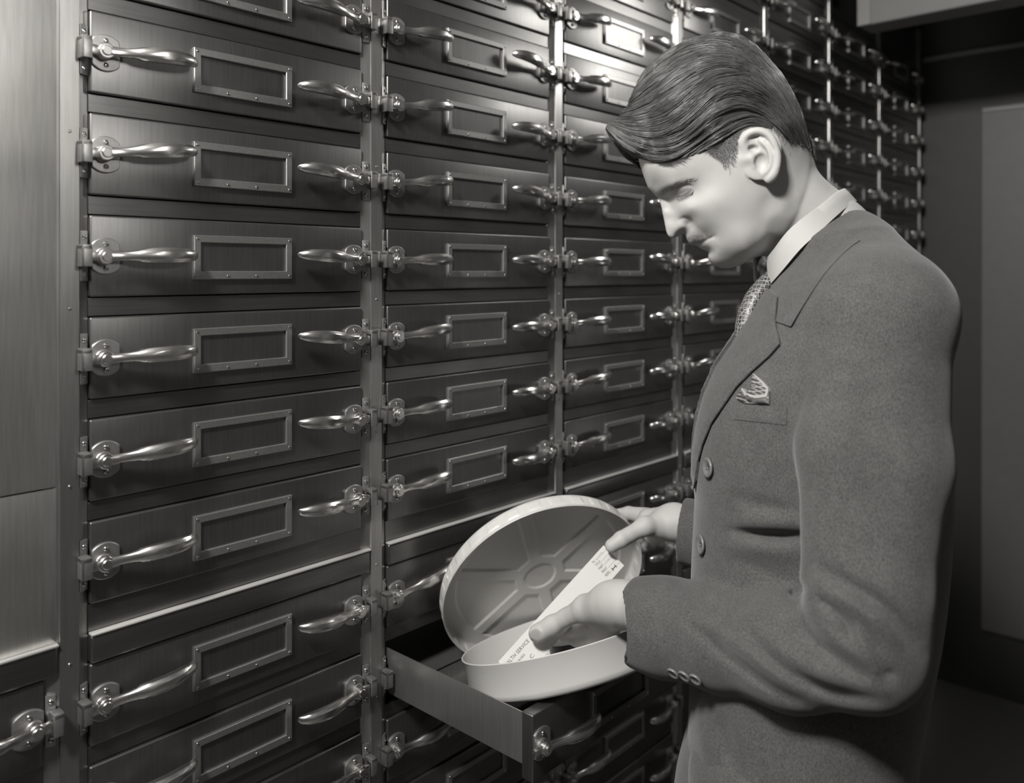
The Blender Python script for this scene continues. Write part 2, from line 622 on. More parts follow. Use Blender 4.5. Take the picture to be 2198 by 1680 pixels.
# ------------------------------------------------------------------ film can, lid and film strip
M['can'] = plain('can_enamel', 0.50, 0.42, 0.08, noise=0.05, nscale=25, bump=0.03)
M['paper'] = plain('leader_paper', 0.53, 0.55, noise=0.02, nscale=60)
M['ink'] = plain('print_ink', 0.02, 0.6)
M['film'] = plain('dark_film', 0.012, 0.35)


def unit(v):
    v = np.asarray(v, float)
    return v / np.linalg.norm(v)


def pxz(x, y, z):
    """photo pixel and depth -> view-aligned metres"""
    return np.array([(x - CX) / FPX * z, (y - CY) / FPX * z, z])


def ray_plane(x, y, c, n):
    d = np.array([(x - CX) / FPX, (y - CY) / FPX, 1.0])
    return d * (np.dot(n, c) / np.dot(n, d))


def frame_world(c, n, ref):
    """4x4 world matrix, z along n, x along ref (both view-aligned)"""
    n = unit(n)
    xa = unit(np.asarray(ref) - n * np.dot(ref, n))
    ya = np.cross(n, xa)
    m = Matrix.Identity(4)
    for i, a in enumerate((xa, ya, n)):
        w = dirw(a)
        for j in range(3): m[j][i] = w[j]
    w = c2w(np.asarray(c)[None])[0]
    for j in range(3): m[j][3] = w[j]
    return m


KS, KL = 1.205, 1.206            # overall size of the can (12 inch reel can)
BC = KS * np.array([0.0664, 0.4335, 1.0150]); BN = unit([-0.248, -0.9385, 0.240]); BR, BH = 0.1305, 0.043
LC = KL * np.array([0.0434, 0.4097, 1.0841]); LN = unit([0.3062, 0.4460, -0.8410]); LR, LD = 0.1357, 0.0224


def lathe_grid(prof, n, rfun=None):
    """closed profile [(r, z)] turned round z"""
    V, F = [], []
    k = len(prof)
    for i in range(n):
        th = 2 * PI * i / n
        for j, (r, z) in enumerate(prof):
            rr = r + (rfun(th, j) if rfun else 0)
            V.append((rr * math.cos(th), rr * math.sin(th), z))
    for i in range(n):
        i2 = (i + 1) % n
        for j in range(k):
            j2 = (j + 1) % k
            F.append((i * k + j, i2 * k + j, i2 * k + j2, i * k + j2))
    return V, F


# base: origin at the middle of its floor
can_m = frame_world(BC - BN * BH * KS, BN, [1, 0, 0]) @ Matrix.Scale(KS, 4)
t = 0.0009
prof = [(0.0005, 0), (BR - 0.009, 0), (BR - 0.005, 0.0008), (BR - 0.0018, 0.0040), (BR - 0.0006, 0.009), (BR - 0.0004, BH - 0.003), (BR + 0.0006, BH - 0.0018), (BR + 0.0007, BH - 0.0006), (BR, BH), (BR - 0.0013, BH - 0.0005),
        (BR - 0.0018, BH - 0.002), (BR - 0.0016, 0.009), (BR - 0.003, 0.0045), (BR - 0.009, 0.0012), (0.055, 0.0012), (0.0540, 0.0022), (0.0525, 0.0022), (0.0515, 0.0012), (0.0005, 0.0012)]
can = put('film_can', mesh_from('film_can', *lathe_grid(prof, 160), M['can'], True, 45))
can.matrix_world = Matrix.Translation((0, 0, 0.0022)) @ can_m
tag(can, 'round light grey metal film can, open, tilted on the pulled out drawer', 'film can')

# lid: local z is the opening direction, disc at z = 0
LO = LC - LN * LD * KL
up_right = ray_plane(1300, 1105, LO, LN) - LO
lid_m = frame_world(LO, LN, up_right) @ Matrix.Scale(KL, 4)


def lid_height(r, th):
    a = np.mod(th + PI / 6, PI / 3) - PI / 6          # angle from nearest spoke
    x, y = r * np.cos(a), np.abs(r * np.sin(a))
    inset = y - 0.0085                                  # distance to the spoke edge
    am = np.mod(th, PI / 3) - PI / 6
    inset = np.minimum(inset, r * np.cos(am) - 0.034)   # chord at the hub
    inset = np.minimum(inset, 0.114 - r)
    inset = np.minimum(inset, (x * 0.5 + y * 0.866) * 0 + 1)
    s = np.clip(inset / 0.0032 + 0.5, 0, 1)
    s = s * s * (3 - 2 * s)
    h = -0.0022 * s
    q = np.clip((0.0215 - r) / 0.003 + 0.5, 0, 1)
    return h - 0.0018 * q * q * (3 - 2 * q)


NT = 480
rs = np.concatenate([np.linspace(0.0008, 0.118, 90), np.linspace(0.1195, LR - 0.004, 6)])
TH = np.linspace(0, 2 * PI, NT, endpoint=False)
NP = 30


def pad(th, z):
    a = np.abs(np.mod(th * NP / (2 * PI), 1.0) - 0.5)
    s = np.clip((0.27 - a) / 0.05 + 0.5, 0, 1)
    q = np.clip((0.0058 - np.abs(z - 0.0105)) / 0.0016 + 0.5, 0, 1)
    return 0.0009 * s * q


def lid_ring(kind, r, z):
    th = TH
    rr = r + (pad(th, z) if kind == 'w' else 0 * th)
    zz = (lid_height(np.full(NT, r), th) if kind == 'd' else 0 * th) + z
    return np.stack([rr * np.cos(th), rr * np.sin(th), zz], 1)


zz = [0.0030, 0.0042, 0.0050, 0.0058, 0.0075, 0.0105, 0.0135, 0.0152, 0.0160, 0.0172, 0.0200]
rings = [lid_ring('d', r, 0.0009) for r in rs] + [lid_ring('n', LR - 0.0022, 0.0012)] + [lid_ring('w', LR - 0.0009, z) for z in zz] + \
        [lid_ring('n', LR - 0.0004, LD - 0.001), lid_ring('n', LR + 0.0004, LD), lid_ring('n', LR + 0.0010, LD - 0.0008)] + [lid_ring('w', LR, z) for z in zz[::-1]] + \
        [lid_ring('n', LR - 0.0008, 0.0010), lid_ring('n', LR - 0.0035, 0.0)] + [lid_ring('d', r, 0.0) for r in rs[::-1]]
k = len(rings)
V = np.concatenate(rings)
idx = np.arange(k * NT).reshape(k, NT)
a = idx; b2 = np.roll(idx, -1, 1); c2 = np.roll(np.roll(idx, -1, 1), -1, 0); d2 = np.roll(idx, -1, 0)
F = np.stack([a, b2, c2, d2], -1).reshape(-1, 4)[:, ::-1]
lid = put('film_can_lid', mesh_from('film_can_lid', V, F.tolist(), M['can'], True, 60))
lid.matrix_world = lid_m
tag(lid, 'round film can lid with six embossed spokes, held open on edge behind the can', 'can lid')

# film leader strip, 35 mm wide, from inside the can up to the far thumb
SB, STP = pxz(1092, 1444, 1.160), pxz(1317.5, 1191.5, 1.245)
SD = unit(STP - SB)
SLEN = np.linalg.norm(STP - SB)
SN = -unit((SB + STP) / 2)
SN = unit(SN - SD * np.dot(SN, SD))            # faces the lens
SW = np.cross(SN, SD)                          # towards the lower right edge ...
if SW[0] < 0: SW = -SW
strip_m = frame_world(SB, SN, SD)              # local x along strip, y to the upper left, z to the viewer
W35 = 0.0408


def st(px, py):
    p = ray_plane(px, py, SB, SN) - SB
    return np.dot(p, SD), np.dot(p, SW) + W35 / 2


bm = bmesh.new()
n = 30
rings = []
for i in range(n + 1):
    x = SLEN * i / n
    z = 0.0012 * math.sin(PI * i / n)
    rings.append([(x, -W35 / 2, z), (x, W35 / 2, z), (x, W35 / 2, z - 0.0005), (x, -W35 / 2, z - 0.0005)])
bm_loft(bm, rings)
strip = put('film_leader', mesh_bm('film_leader', bm, M['paper'], True, 30))
strip.matrix_world = strip_m
tag(strip, 'white printed film leader strip slanting up out of the open can', 'film strip')


def strip_z(x): return 0.0012 * math.sin(PI * max(0, min(1, x / SLEN))) + 0.00012


def lettering(txt, s0, tt, h, length=None, align='LEFT'):
    """letters of height h on the strip; s along, tt across (0 = upper left edge)"""
    cu = bpy.data.curves.new('lettering', 'FONT')
    cu.body = txt
    cu.size = h / 0.70
    cu.resolution_u = 2
    o = bpy.data.objects.new('tmp', cu)
    COL.objects.link(o)
    bpy.context.view_layer.update()
    me = bpy.data.meshes.new_from_object(o.evaluated_get(bpy.context.evaluated_depsgraph_get()))
    bpy.data.objects.remove(o, do_unlink=True)
    xs = [v.co.x for v in me.vertices]
    sx = (length / (max(xs) - min(xs))) if length else 1.0
    off = s0 - (min(xs) * sx if align == 'LEFT' else max(xs) * sx)
    for v in me.vertices:
        x = v.co.x * sx + off
        v.co = (x, v.co.y + W35 / 2 - tt, strip_z(x))
    me.materials.clear()
    me.materials.append(M['ink'])
    return put('lettering', me, strip)


def ink_bars(bars, name='ruled_line'):
    bm = bmesh.new()
    for x0, x1, t0, t1 in bars:
        vs = [bm.verts.new((x, W35 / 2 - tt, strip_z(x))) for x, tt in ((x0, t1), (x1, t1), (x1, t0), (x0, t0))]
        bm.faces.new(vs)
    return put(name, mesh_bm(name, bm, M['ink']), strip)


sE, tE = st(1138, 1377.6); sA, _ = st(1087, 1422)
lettering('HEALTH SERVICE', sE, 0.0131, 0.0052, (sE - sA) * 14 / 12.0, 'RIGHT')
s2, t2 = st(1128.8, 1407)
lettering('DISEASES', s2, 0.0209, 0.0032, 0.0238, 'RIGHT')
s3, t3 = st(1150, 1408.6)
lettering('D. C.', s3, 0.0306, 0.0049, 0.0162, 'RIGHT')
sw = SLEN - 0.0305
bars = []
for i, (wd, ln) in enumerate((('No.', 0.0042), ('TITLE', 0.0088), ('PART', 0.0088), ('PRINT', 0.0094), ('REEL', 0.0088))):
    tt = 0.0068 + i * 0.0065
    ln *= 1.1
    lettering(wd, sw, tt, 0.0040, ln)
    bars.append((sw + ln + 0.001, SLEN - 0.0006, tt - 0.0001, tt + 0.0002))
ink_bars(bars)
s4, t4 = st(1318, 1218)
ink_bars([(s4 - 0.0032, s4 + 0.0032, t4 - 0.0006, t4 + 0.0006), (s4 - 0.0040, s4 - 0.0028, t4 - 0.0026, t4 + 0.0026), (s4 + 0.0028, s4 + 0.0040, t4 - 0.0026, t4 + 0.0026)], 'numeral')
# pencilled entries
bm = bmesh.new()
r_ = random.Random(3)
for row, x0, x1 in ((0, 0.0062, 0.022), (2, 0.0112, 0.0235)):
    pts = []
    x = sw + x0
    while x < sw + x1:
        pts.append((x, 0.0068 + row * 0.0065 - r_.uniform(0.0003, 0.0028)))
        x += r_.uniform(0.0004, 0.0010)
    for (xa, ta), (xb, tb) in zip(pts[:-1], pts[1:]):
        dx, dt = xb - xa, tb - ta
        ln = math.hypot(dx, dt) or 1
        ox, ot = -dt / ln * 0.00011, dx / ln * 0.00011
        vs = [bm.verts.new((xx, W35 / 2 - t_, strip_z(xx))) for xx, t_ in ((xa + ox, ta + ot), (xb + ox, tb + ot), (xb - ox, tb - ot), (xa - ox, ta - ot))]
        bm.faces.new(vs)
put('pencil_entry', mesh_bm('pencil_entry', bm, M['ink']), strip)
# small dark roll of film lying in the can under the hand
rp = np.array([0.110, 0.5837, 1.27])
roll_m = frame_world(rp - BN * (np.dot(rp - (BC - BN * BH * KS), BN) - 0.0032), BN, [1, 0, 0])
prof = [(0.012, 0), (0.049, 0), (0.0500, 0.001), (0.0500, 0.022), (0.049, 0.023), (0.012, 0.023)]
roll = put('film_roll', mesh_from('film_roll', *lathe_grid(prof, 80), M['film'], True, 40))
roll.matrix_world = Matrix.Translation((0, 0, 0.0022)) @ roll_m
tag(roll, 'small dark roll of film lying inside the open can', 'film roll')

# ------------------------------------------------------------------ sculpting: signed distances -> surface nets
def smin(a, b, k):
    h = np.maximum(k - np.abs(a - b), 0) / k
    return np.minimum(a, b) - h * h * k * 0.25


def smax(a, b, k): return -smin(-a, -b, k)


class RC:
    """round cone between two points"""
    def __init__(s, a, b, ra, rb, k=0.01):
        s.a, s.b, s.ra, s.rb, s.k = np.asarray(a, float), np.asarray(b, float), ra, rb, k
        s.c = (s.a + s.b) / 2
        s.R = np.linalg.norm(s.b - s.a) / 2 + max(ra, rb)

    def __call__(s, P):
        d = s.b - s.a
        l2 = max(np.dot(d, d), 1e-12)
        t = np.clip((P - s.a) @ d / l2, 0, 1)
        q = P - s.a - t[:, None] * d
        return np.sqrt((q * q).sum(1)) - (s.ra + (s.rb - s.ra) * t)


class EL:
    """ellipsoid with axes (rows of A) and radii r"""
    def __init__(s, c, r, A=None, k=0.01):
        s.c, s.r, s.k = np.asarray(c, float), np.asarray(r, float), k
        s.A = np.eye(3) if A is None else np.asarray(A, float)
        s.R = max(r)

    def __call__(s, P):
        q = (P - s.c) @ s.A.T
        k0 = np.sqrt(((q / s.r) ** 2).sum(1))
        k1 = np.sqrt(((q / s.r ** 2) ** 2).sum(1))
        return np.where(k1 > 1e-9, k0 * (k0 - 1.0) / np.maximum(k1, 1e-9), -s.r.min())


class FN:
    def __init__(s, f, c, R, k=0.01):
        s.f, s.c, s.R, s.k = f, np.asarray(c, float), R, k

    def __call__(s, P): return s.f(P)


def union(prims):
    """smooth union with per block culling"""
    def f(P, c=None, rad=None):
        d = None
        for p in prims:
            if c is not None and np.linalg.norm(p.c - c) > p.R + rad + p.k + 0.01:
                continue
            v = p(P)
            d = v if d is None else smin(d, v, p.k)
        return np.full(len(P), 1.0) if d is None else d
    return f


def nets(fn, lo, hi, h, B=20):
    """sparse surface nets over [lo, hi] with cell h; fn(P, centre, radius)"""
    lo, hi = np.asarray(lo, float), np.asarray(hi, float)
    nb = np.ceil((hi - lo) / (h * B)).astype(int)
    half = h * (B + 2) / 2 * math.sqrt(3)
    r = np.arange(-1, B + 1)
    base = np.stack(np.meshgrid(r, r, r, indexing='ij'), -1).reshape(-1, 3)
    m = B + 2
    Vs, Ids, Qs = [], [], []
    dim = nb * B + 4
    bi = np.stack(np.meshgrid(*[np.arange(x) for x in nb], indexing='ij'), -1).reshape(-1, 3)
    cent = lo + (bi * B + B / 2) * h
    for b, c in zip(bi, cent):
        d0 = fn(c[None], c, half * 1.02)[0]
        if abs(d0) > half * 1.7: continue
        G = base + b * B
        D = fn(lo + G * h, c, half * 1.02).reshape(m, m, m)
        S = D < 0
        if S.all() or not S.any(): continue
        # cells
        cs = np.zeros((m - 1,) * 3, int)
        acc = np.zeros((m - 1,) * 3 + (3,)); cnt = np.zeros((m - 1,) * 3)
        for dx in (0, 1):
            for dy in (0, 1):
                for dz in (0, 1):
                    cs += S[dx:m - 1 + dx, dy:m - 1 + dy, dz:m - 1 + dz]
        for ax in range(3):
            o1, o2 = [q for q in range(3) if q != ax]
            for u in (0, 1):
                for v in (0, 1):
                    s0 = [None] * 3; s1 = [None] * 3
                    s0[ax] = slice(0, m - 1); s1[ax] = slice(1, m)
                    s0[o1] = s1[o1] = slice(u, m - 1 + u)
                    s0[o2] = s1[o2] = slice(v, m - 1 + v)
                    a, e = D[tuple(s0)], D[tuple(s1)]
                    cr = (a < 0) != (e < 0)
                    t = np.where(cr, a / np.where(cr, a - e, 1), 0)
                    acc[..., ax] += np.where(cr, t, 0)
                    acc[..., o1] += np.where(cr, u, 0)
                    acc[..., o2] += np.where(cr, v, 0)
                    cnt += cr
        act = (cs > 0) & (cs < 8)
        ii = np.argwhere(act)
        pos = acc[act] / cnt[act][:, None] + ii - 1 + b * B
        gid = ((ii[:, 0] - 1 + b[0] * B + 1) * dim[1] + ii[:, 1] - 1 + b[1] * B + 1) * dim[2] + ii[:, 2] - 1 + b[2] * B + 1
        Vs.append(lo + pos * h); Ids.append(gid)
        # faces, edges from corners in the block proper (index 1..B)
        for ax in range(3):
            o1, o2 = (ax + 1) % 3, (ax + 2) % 3
            s0 = [slice(1, B + 1)] * 3; s1 = list(s0); s1[ax] = slice(2, B + 2)
            a, e = S[tuple(s0)], S[tuple(s1)]
            cr = np.argwhere(a != e)
            if len(cr) == 0: continue
            inside = a[tuple(cr.T)]
            cc = cr + b * B + 1
            def cid(d1, d2):
                q = cc.copy(); q[:, o1] -= d1; q[:, o2] -= d2
                return (q[:, 0] * dim[1] + q[:, 1]) * dim[2] + q[:, 2]
            q = np.stack([cid(1, 1), cid(0, 1), cid(0, 0), cid(1, 0)], 1)
            q[~inside] = q[~inside][:, ::-1]
            Qs.append(q)
    V = np.concatenate(Vs); I = np.concatenate(Ids); Q = np.concatenate(Qs)
    uid, first = np.unique(I, return_index=True)
    V = V[first]
    ok = np.isin(Q, uid).all(1)
    Q = np.searchsorted(uid, Q[ok])
    return V, Q


def relax(V, Q, it=2, lam=0.5):
    """a little Laplacian smoothing over quad edges"""
    e = np.concatenate([Q[:, [0, 1]], Q[:, [1, 2]], Q[:, [2, 3]], Q[:, [3, 0]]])
    e = np.concatenate([e, e[:, ::-1]])
    deg = np.bincount(e[:, 0], minlength=len(V))[:, None]
    for _ in range(it):
        s = np.stack([np.bincount(e[:, 0], weights=V[e[:, 1], k], minlength=len(V)) for k in range(3)], 1)
        V = V + lam * (s / np.maximum(deg, 1) - V)
    return V


def fast_mesh(name, V, Q, mat, smooth=True):
    m = bpy.data.meshes.new(name)
    m.vertices.add(len(V)); m.loops.add(Q.size); m.polygons.add(len(Q))
    m.vertices.foreach_set('co', np.ascontiguousarray(V, dtype=np.float32).ravel())
    m.loops.foreach_set('vertex_index', Q.astype(np.int32).ravel())
    m.polygons.foreach_set('loop_start', np.arange(0, Q.size, Q.shape[1], dtype=np.int32))
    m.polygons.foreach_set('use_smooth', [smooth] * len(Q))
    m.materials.append(mat)
    m.update(calc_edges=True)
    m.validate()
    return m


# 2D helpers in photo pixels
def poly_sdf(P, poly):
    """signed distance (negative inside) of points P (n,2) to a closed polygon"""
    poly = np.asarray(poly, float)
    d = np.full(len(P), 1e18); s = np.ones(len(P))
    n = len(poly)
    for i in range(n):
        a, b = poly[i], poly[i - 1]
        e = b - a; w = P - a
        t = np.clip((w @ e) / max(e @ e, 1e-9), 0, 1)
        q = w - t[:, None] * e
        d = np.minimum(d, (q * q).sum(1))
        c1 = P[:, 1] >= a[1]; c2 = P[:, 1] < b[1]; c3 = e[0] * w[:, 1] > e[1] * w[:, 0]
        fl = (c1 & c2 & c3) | (~c1 & ~c2 & ~c3)
        s = np.where(fl, -s, s)
    return s * np.sqrt(d)


def seg_dist(P, pts):
    """distance to a polyline and the position along it (0..1)"""
    pts = np.asarray(pts, float)
    L = np.concatenate([[0], np.cumsum(np.linalg.norm(np.diff(pts, axis=0), axis=1))])
    best = np.full(len(P), 1e18); tt = np.zeros(len(P)); sg = np.zeros(len(P))
    for i in range(len(pts) - 1):
        a, b = pts[i], pts[i + 1]
        e = b - a
        t = np.clip((P - a) @ e / max(e @ e, 1e-9), 0, 1)
        q = P - a - t[:, None] * e
        d = (q * q).sum(1)
        u = d < best
        best = np.where(u, d, best)
        tt = np.where(u, (L[i] + t * (L[i + 1] - L[i])) / L[-1], tt)
        sg = np.where(u, np.sign(e[0] * (P[:, 1] - a[1]) - e[1] * (P[:, 0] - a[0])), sg)
    return np.sqrt(best), tt, sg


def spline(pts, n):
    """Catmull-Rom through points"""
    p = np.asarray(pts, float)
    p = np.concatenate([[2 * p[0] - p[1]], p, [2 * p[-1] - p[-2]]])
    out = []
    m = len(p) - 3
    for i in range(m):
        t = np.linspace(0, 1, n, endpoint=(i == m - 1))[:, None]
        a, b, c, d = p[i:i + 4]
        out.append(0.5 * (2 * b + (c - a) * t + (2 * a - 5 * b + 4 * c - d) * t ** 2 + (3 * b - a - 3 * c + d) * t ** 3))
    return np.concatenate(out)


def tps(pts, val, reg=1e-3):
    pts = np.asarray(pts, float) / 100.0
    n = len(pts)
    r2 = ((pts[:, None] - pts[None]) ** 2).sum(-1)
    K = 0.5 * r2 * np.log(r2 + 1e-12) + reg * np.eye(n)
    Pm = np.concatenate([np.ones((n, 1)), pts], 1)
    A = np.block([[K, Pm], [Pm.T, np.zeros((3, 3))]])
    w = np.linalg.solve(A, np.concatenate([val, np.zeros(3)]))
    def f(P):
        P = np.asarray(P, float) / 100.0
        o = np.empty(len(P))
        for i in range(0, len(P), 20000):
            q = P[i:i + 20000]
            r2 = ((q[:, None] - pts[None]) ** 2).sum(-1)
            o[i:i + 20000] = 0.5 * r2 * np.log(r2 + 1e-12) @ w[:n] + w[n] + q @ w[n + 1:]
        return o
    return f


def proj(P):
    return np.stack([CX + FPX * P[:, 0] / P[:, 2], CY + FPX * P[:, 1] / P[:, 2]], 1)

# ------------------------------------------------------------------ the man: head relief, neck, arms and hands as one skin
HZ = 1.06                                   # depth of the mid plane of the head
MM = HZ / FPX                               # metres per pixel there
FACE_OUT = [(1371, 343), (1376, 361), (1382, 379), (1391, 403), (1402, 415), (1411, 424), (1416, 434), (1420, 449), (1425, 475), (1430, 499), (1435, 508.5), (1443, 512), (1452, 509.5), (1460, 505.5),
            (1467.5, 501), (1471, 506), (1474, 514), (1480, 523), (1488, 527), (1495, 526), (1498, 529), (1504, 533.5), (1513, 537.5), (1521, 540), (1520.5, 545), (1520, 552), (1524, 561), (1532, 569), (1549, 575.5),
            (1570, 575), (1593, 567), (1620, 553), (1650, 542), (1685, 508), (1715, 455), (1735, 396), (1743, 350), (1737, 300), (1723, 250), (1703, 203), (1677, 160), (1645, 125), (1612, 96), (1580, 80),
            (1548, 74), (1505, 83), (1458, 108), (1416, 148), (1389, 195), (1374, 245), (1367, 300)]
HEAD_W = [(1590, 270, 76), (1640, 270, 76), (1590, 150, 62), (1540, 120, 50), (1640, 180, 62), (1500, 180, 64), (1520, 240, 71), (1450, 250, 60), (1420, 210, 47), (1410, 300, 48), (1440, 320, 57), (1500, 320, 65),
          (1560, 390, 67), (1640, 340, 72), (1690, 260, 66), (1700, 330, 58), (1715, 380, 42), (1640, 420, 66), (1670, 440, 55),
          (1400, 360, 36), (1430, 370, 50), (1408, 395, 24), (1425, 400, 34), (1445, 396, 46), (1480, 385, 56), (1520, 370, 63),
          (1426, 424, 9.5), (1436, 424, 15), (1447, 422, 25), (1462, 415, 35), (1480, 410, 44), (1497, 404, 53), (1520, 400, 60),
          (1432, 455, 9.5), (1442, 470, 11.5), (1447, 450, 17), (1462, 448, 32), (1482, 446, 46.5), (1505, 440, 55.5), (1540, 430, 64), (1600, 420, 67),
          (1440, 495, 8.5), (1452, 492, 14.5), (1466, 486, 18.5), (1480, 478, 23), (1492, 482, 33), (1510, 480, 44), (1540, 480, 54), (1580, 475, 60), (1620, 470, 60),
          (1478, 505, 14), (1492, 512, 19), (1506, 508, 26), (1522, 506, 33), (1545, 510, 44), (1580, 520, 52), (1620, 515, 53), (1650, 490, 52), (1690, 465, 44), (1712, 420, 40), (1668, 500, 42),
          (1508, 524, 16), (1520, 526, 24), (1532, 536, 28), (1530, 552, 18), (1545, 560, 22), (1560, 548, 33), (1585, 550, 36), (1605, 540, 44)]


def head_field():
    out = np.array(FACE_OUT, float)
    # densify the outline
    o2 = []
    for a, b in zip(out, np.roll(out, -1, 0)):
        L = np.linalg.norm(b - a)
        n = max(1, int(L / 9))
        o2 += [a + (b - a) * i / n for i in range(n)]
    o2 = np.array(o2)
    iw = np.array(HEAD_W, float)
    pts = np.concatenate([o2, iw[:, :2]])
    val = np.concatenate([np.zeros(len(o2)), (iw[:, 2] / 1000.0) ** 2])
    f = tps(pts, val * 1e3, 2e-3)
    x0, y0, x1, y1, step = 1280, 30, 1800, 640, 1.0
    xs, ys = np.arange(x0, x1 + step, step), np.arange(y0, y1 + step, step)
    G = np.stack(np.meshgrid(xs, ys, indexing='xy'), -1).reshape(-1, 2)
    d = poly_sdf(G, out)
    u = np.full(len(G), -1.0)
    near = d < 3
    u[near] = f(G[near]) / 1e3
    u = np.where(d < 0, np.maximum(u, 2 * 0.004 * (-d) * MM), -2 * 0.02 * np.maximum(d, 0) * MM)
    u = np.where((d > -1.0) & (d < 0), np.minimum(u, 0.05 * (-d) * MM), u)
    # sculpted detail, as change of half width (mm)
    e = np.zeros(len(G))

    def blob(x, y, sx, sy, amp, rot=0.0):
        c, s = math.cos(rot), math.sin(rot)
        q = G - (x, y)
        a, b = q[:, 0] * c + q[:, 1] * s, -q[:, 0] * s + q[:, 1] * c
        return amp * np.exp(-0.5 * ((a / sx) ** 2 + (b / sy) ** 2))

    def stroke(pts, w, amp, taper=True):
        dd, tt, _ = seg_dist(G, spline(pts, 8))
        k = np.sin(PI * np.clip(tt, 0, 1)) ** 0.4 if taper else 1.0
        return amp * k * np.exp(-0.5 * (dd / w) ** 2)

    e += blob(1467, 410, 15, 9.5, 4.2, -0.35)                                   # eyeball under the lids
    e += blob(1436, 418, 9, 8, -2.0)                                             # inner corner of the socket
    e += stroke([(1448, 411), (1458, 402.5), (1470, 398), (1482, 398), (1490, 403)], 1.7, -1.5)   # lid fold
    e += stroke([(1453, 424), (1463, 424), (1474, 419), (1483, 412), (1488, 407)], 1.4, -1.8)     # lid edge
    e += stroke([(1452, 420.5), (1463, 420), (1473, 415.5), (1482, 409)], 1.5, 0.7)
    e += stroke([(1458, 431), (1472, 428), (1486, 419)], 4.0, -0.7)              # under the eye
    e += stroke([(1409, 414), (1430, 401), (1455, 390), (1480, 384), (1496, 388)], 6.0, 1.1)      # brow ridge
    e += blob(1467, 486, 9, 8, 2.4)                                              # nostril wing
    e += stroke([(1455, 474), (1466, 468), (1479, 470), (1487, 480), (1485, 494)], 2.6, -2.0)
    e += stroke([(1451, 507), (1458, 501.5), (1466, 498.5)], 2.0, -6.0)          # nostril
    e += stroke([(1489, 480), (1503, 494), (1520, 512)], 4.0, -0.9)
    e += stroke([(1496, 526.5), (1506, 520.5), (1518, 514), (1531, 508)], 1.6, -1.7, False)       # mouth line
    e += blob(1533, 507, 5, 4, -1.2)
    e += stroke([(1488, 521), (1503, 515), (1518, 509)], 4.0, 0.9)
    e += stroke([(1502, 530), (1512, 524.5), (1524, 518)], 3.5, 0.3)
    e += stroke([(1523, 545), (1533, 538), (1541, 528)], 4.5, -1.0)
    e += blob(1545, 470, 26, 22, -1.8)                                           # hollow cheek
    e += stroke([(1590, 560), (1620, 535), (1645, 495), (1655, 455)], 8.0, 1.2)  # jaw line
    e *= np.clip(-d / 7.0, 0, 1)
    h = np.sqrt(np.maximum(u, 0)) + e / 1000.0
    u = np.where(u > 0, np.maximum(h, 0.0004) ** 2, u)
    nx, ny = len(xs), len(ys)
    U = u.reshape(ny, nx)
    # light blur to settle the joins
    for _ in range(2):
        p = np.pad(U, 1, mode='edge')
        U = (p[:-2, 1:-1] + p[2:, 1:-1] + p[1:-1, :-2] + p[1:-1, 2:] + 2 * p[1:-1, 1:-1]) / 6.0
    gy, gx = np.gradient(U, step * MM)
    GR = np.sqrt(gx ** 2 + gy ** 2)
    for _ in range(60):
        p = np.pad(GR, 1, mode='edge')
        GR = (p[:-2, 1:-1] + p[2:, 1:-1] + p[1:-1, :-2] + p[1:-1, 2:] + p[1:-1, 1:-1]) / 5.0

    def look(A, P):
        x = np.clip((P[:, 0] - x0) / step, 0, nx - 1.001)
        y = np.clip((P[:, 1] - y0) / step, 0, ny - 1.001)
        i, j = x.astype(int), y.astype(int)
        fx, fy = x - i, y - j
        return A[j, i] * (1 - fx) * (1 - fy) + A[j, i + 1] * fx * (1 - fy) + A[j + 1, i] * (1 - fx) * fy + A[j + 1, i + 1] * fx * fy
    return U, GR, look, (x0, y0, x1, y1)


U_, GR_, look_, BOX = head_field()


def head_sdf(P):
    q = proj(P)
    u = look_(U_, q)
    gr = look_(GR_, q)
    z = P[:, 2] - HZ
    d = (z * z - u) / np.sqrt(4 * z * z + gr * gr + 1e-5)
    # outside the table
    ox = np.maximum(np.maximum(BOX[0] - q[:, 0], q[:, 0] - BOX[2]), np.maximum(BOX[1] - q[:, 1], q[:, 1] - BOX[3])) * MM
    return np.maximum(d, ox)


def half_width(q): return np.sqrt(np.maximum(look_(U_, np.asarray(q, float)), 0))


prims = [FN(head_sdf, pxz(1555, 325, HZ), 0.19, 0.004)]
# neck and hidden core
prims += [RC(pxz(1648, 398, HZ), pxz(1776, 518, HZ + 0.003), 0.0522, 0.0535, 0.022), RC(pxz(1776, 518, HZ), pxz(1785, 620, 1.045), 0.054, 0.062, 0.02),
          RC(pxz(1700, 520, HZ - 0.016), pxz(1660, 450, HZ - 0.045), 0.010, 0.010, 0.02),
          RC(pxz(1785, 640, 1.04), pxz(1780, 900, 1.03), 0.075, 0.10, 0.03), RC(pxz(1780, 900, 1.03), pxz(1760, 1500, 1.03), 0.10, 0.11, 0.03),
          RC(pxz(1800, 640, 1.02), pxz(1895, 700, 0.89), 0.045, 0.038, 0.03), RC(pxz(1895, 690, 0.89), pxz(1858, 1390, 0.84), 0.038, 0.034, 0.02),
          RC(pxz(1858, 1390, 0.84), pxz(1400, 1318, 1.02), 0.034, 0.027, 0.02), RC(pxz(1400, 1318, 1.02), pxz(1345, 1296, 1.068), 0.027, 0.0236, 0.02),
          RC(pxz(1785, 650, 1.09), pxz(1760, 720, 1.20), 0.05, 0.04, 0.03), RC(pxz(1760, 720, 1.20), pxz(1740, 1290, 1.17), 0.038, 0.034, 0.02),
          RC(pxz(1740, 1290, 1.17), pxz(1520, 1140, 1.255), 0.034, 0.029, 0.02), RC(pxz(1520, 1140, 1.255), pxz(1450, 1118, 1.278), 0.028, 0.0245, 0.02)]


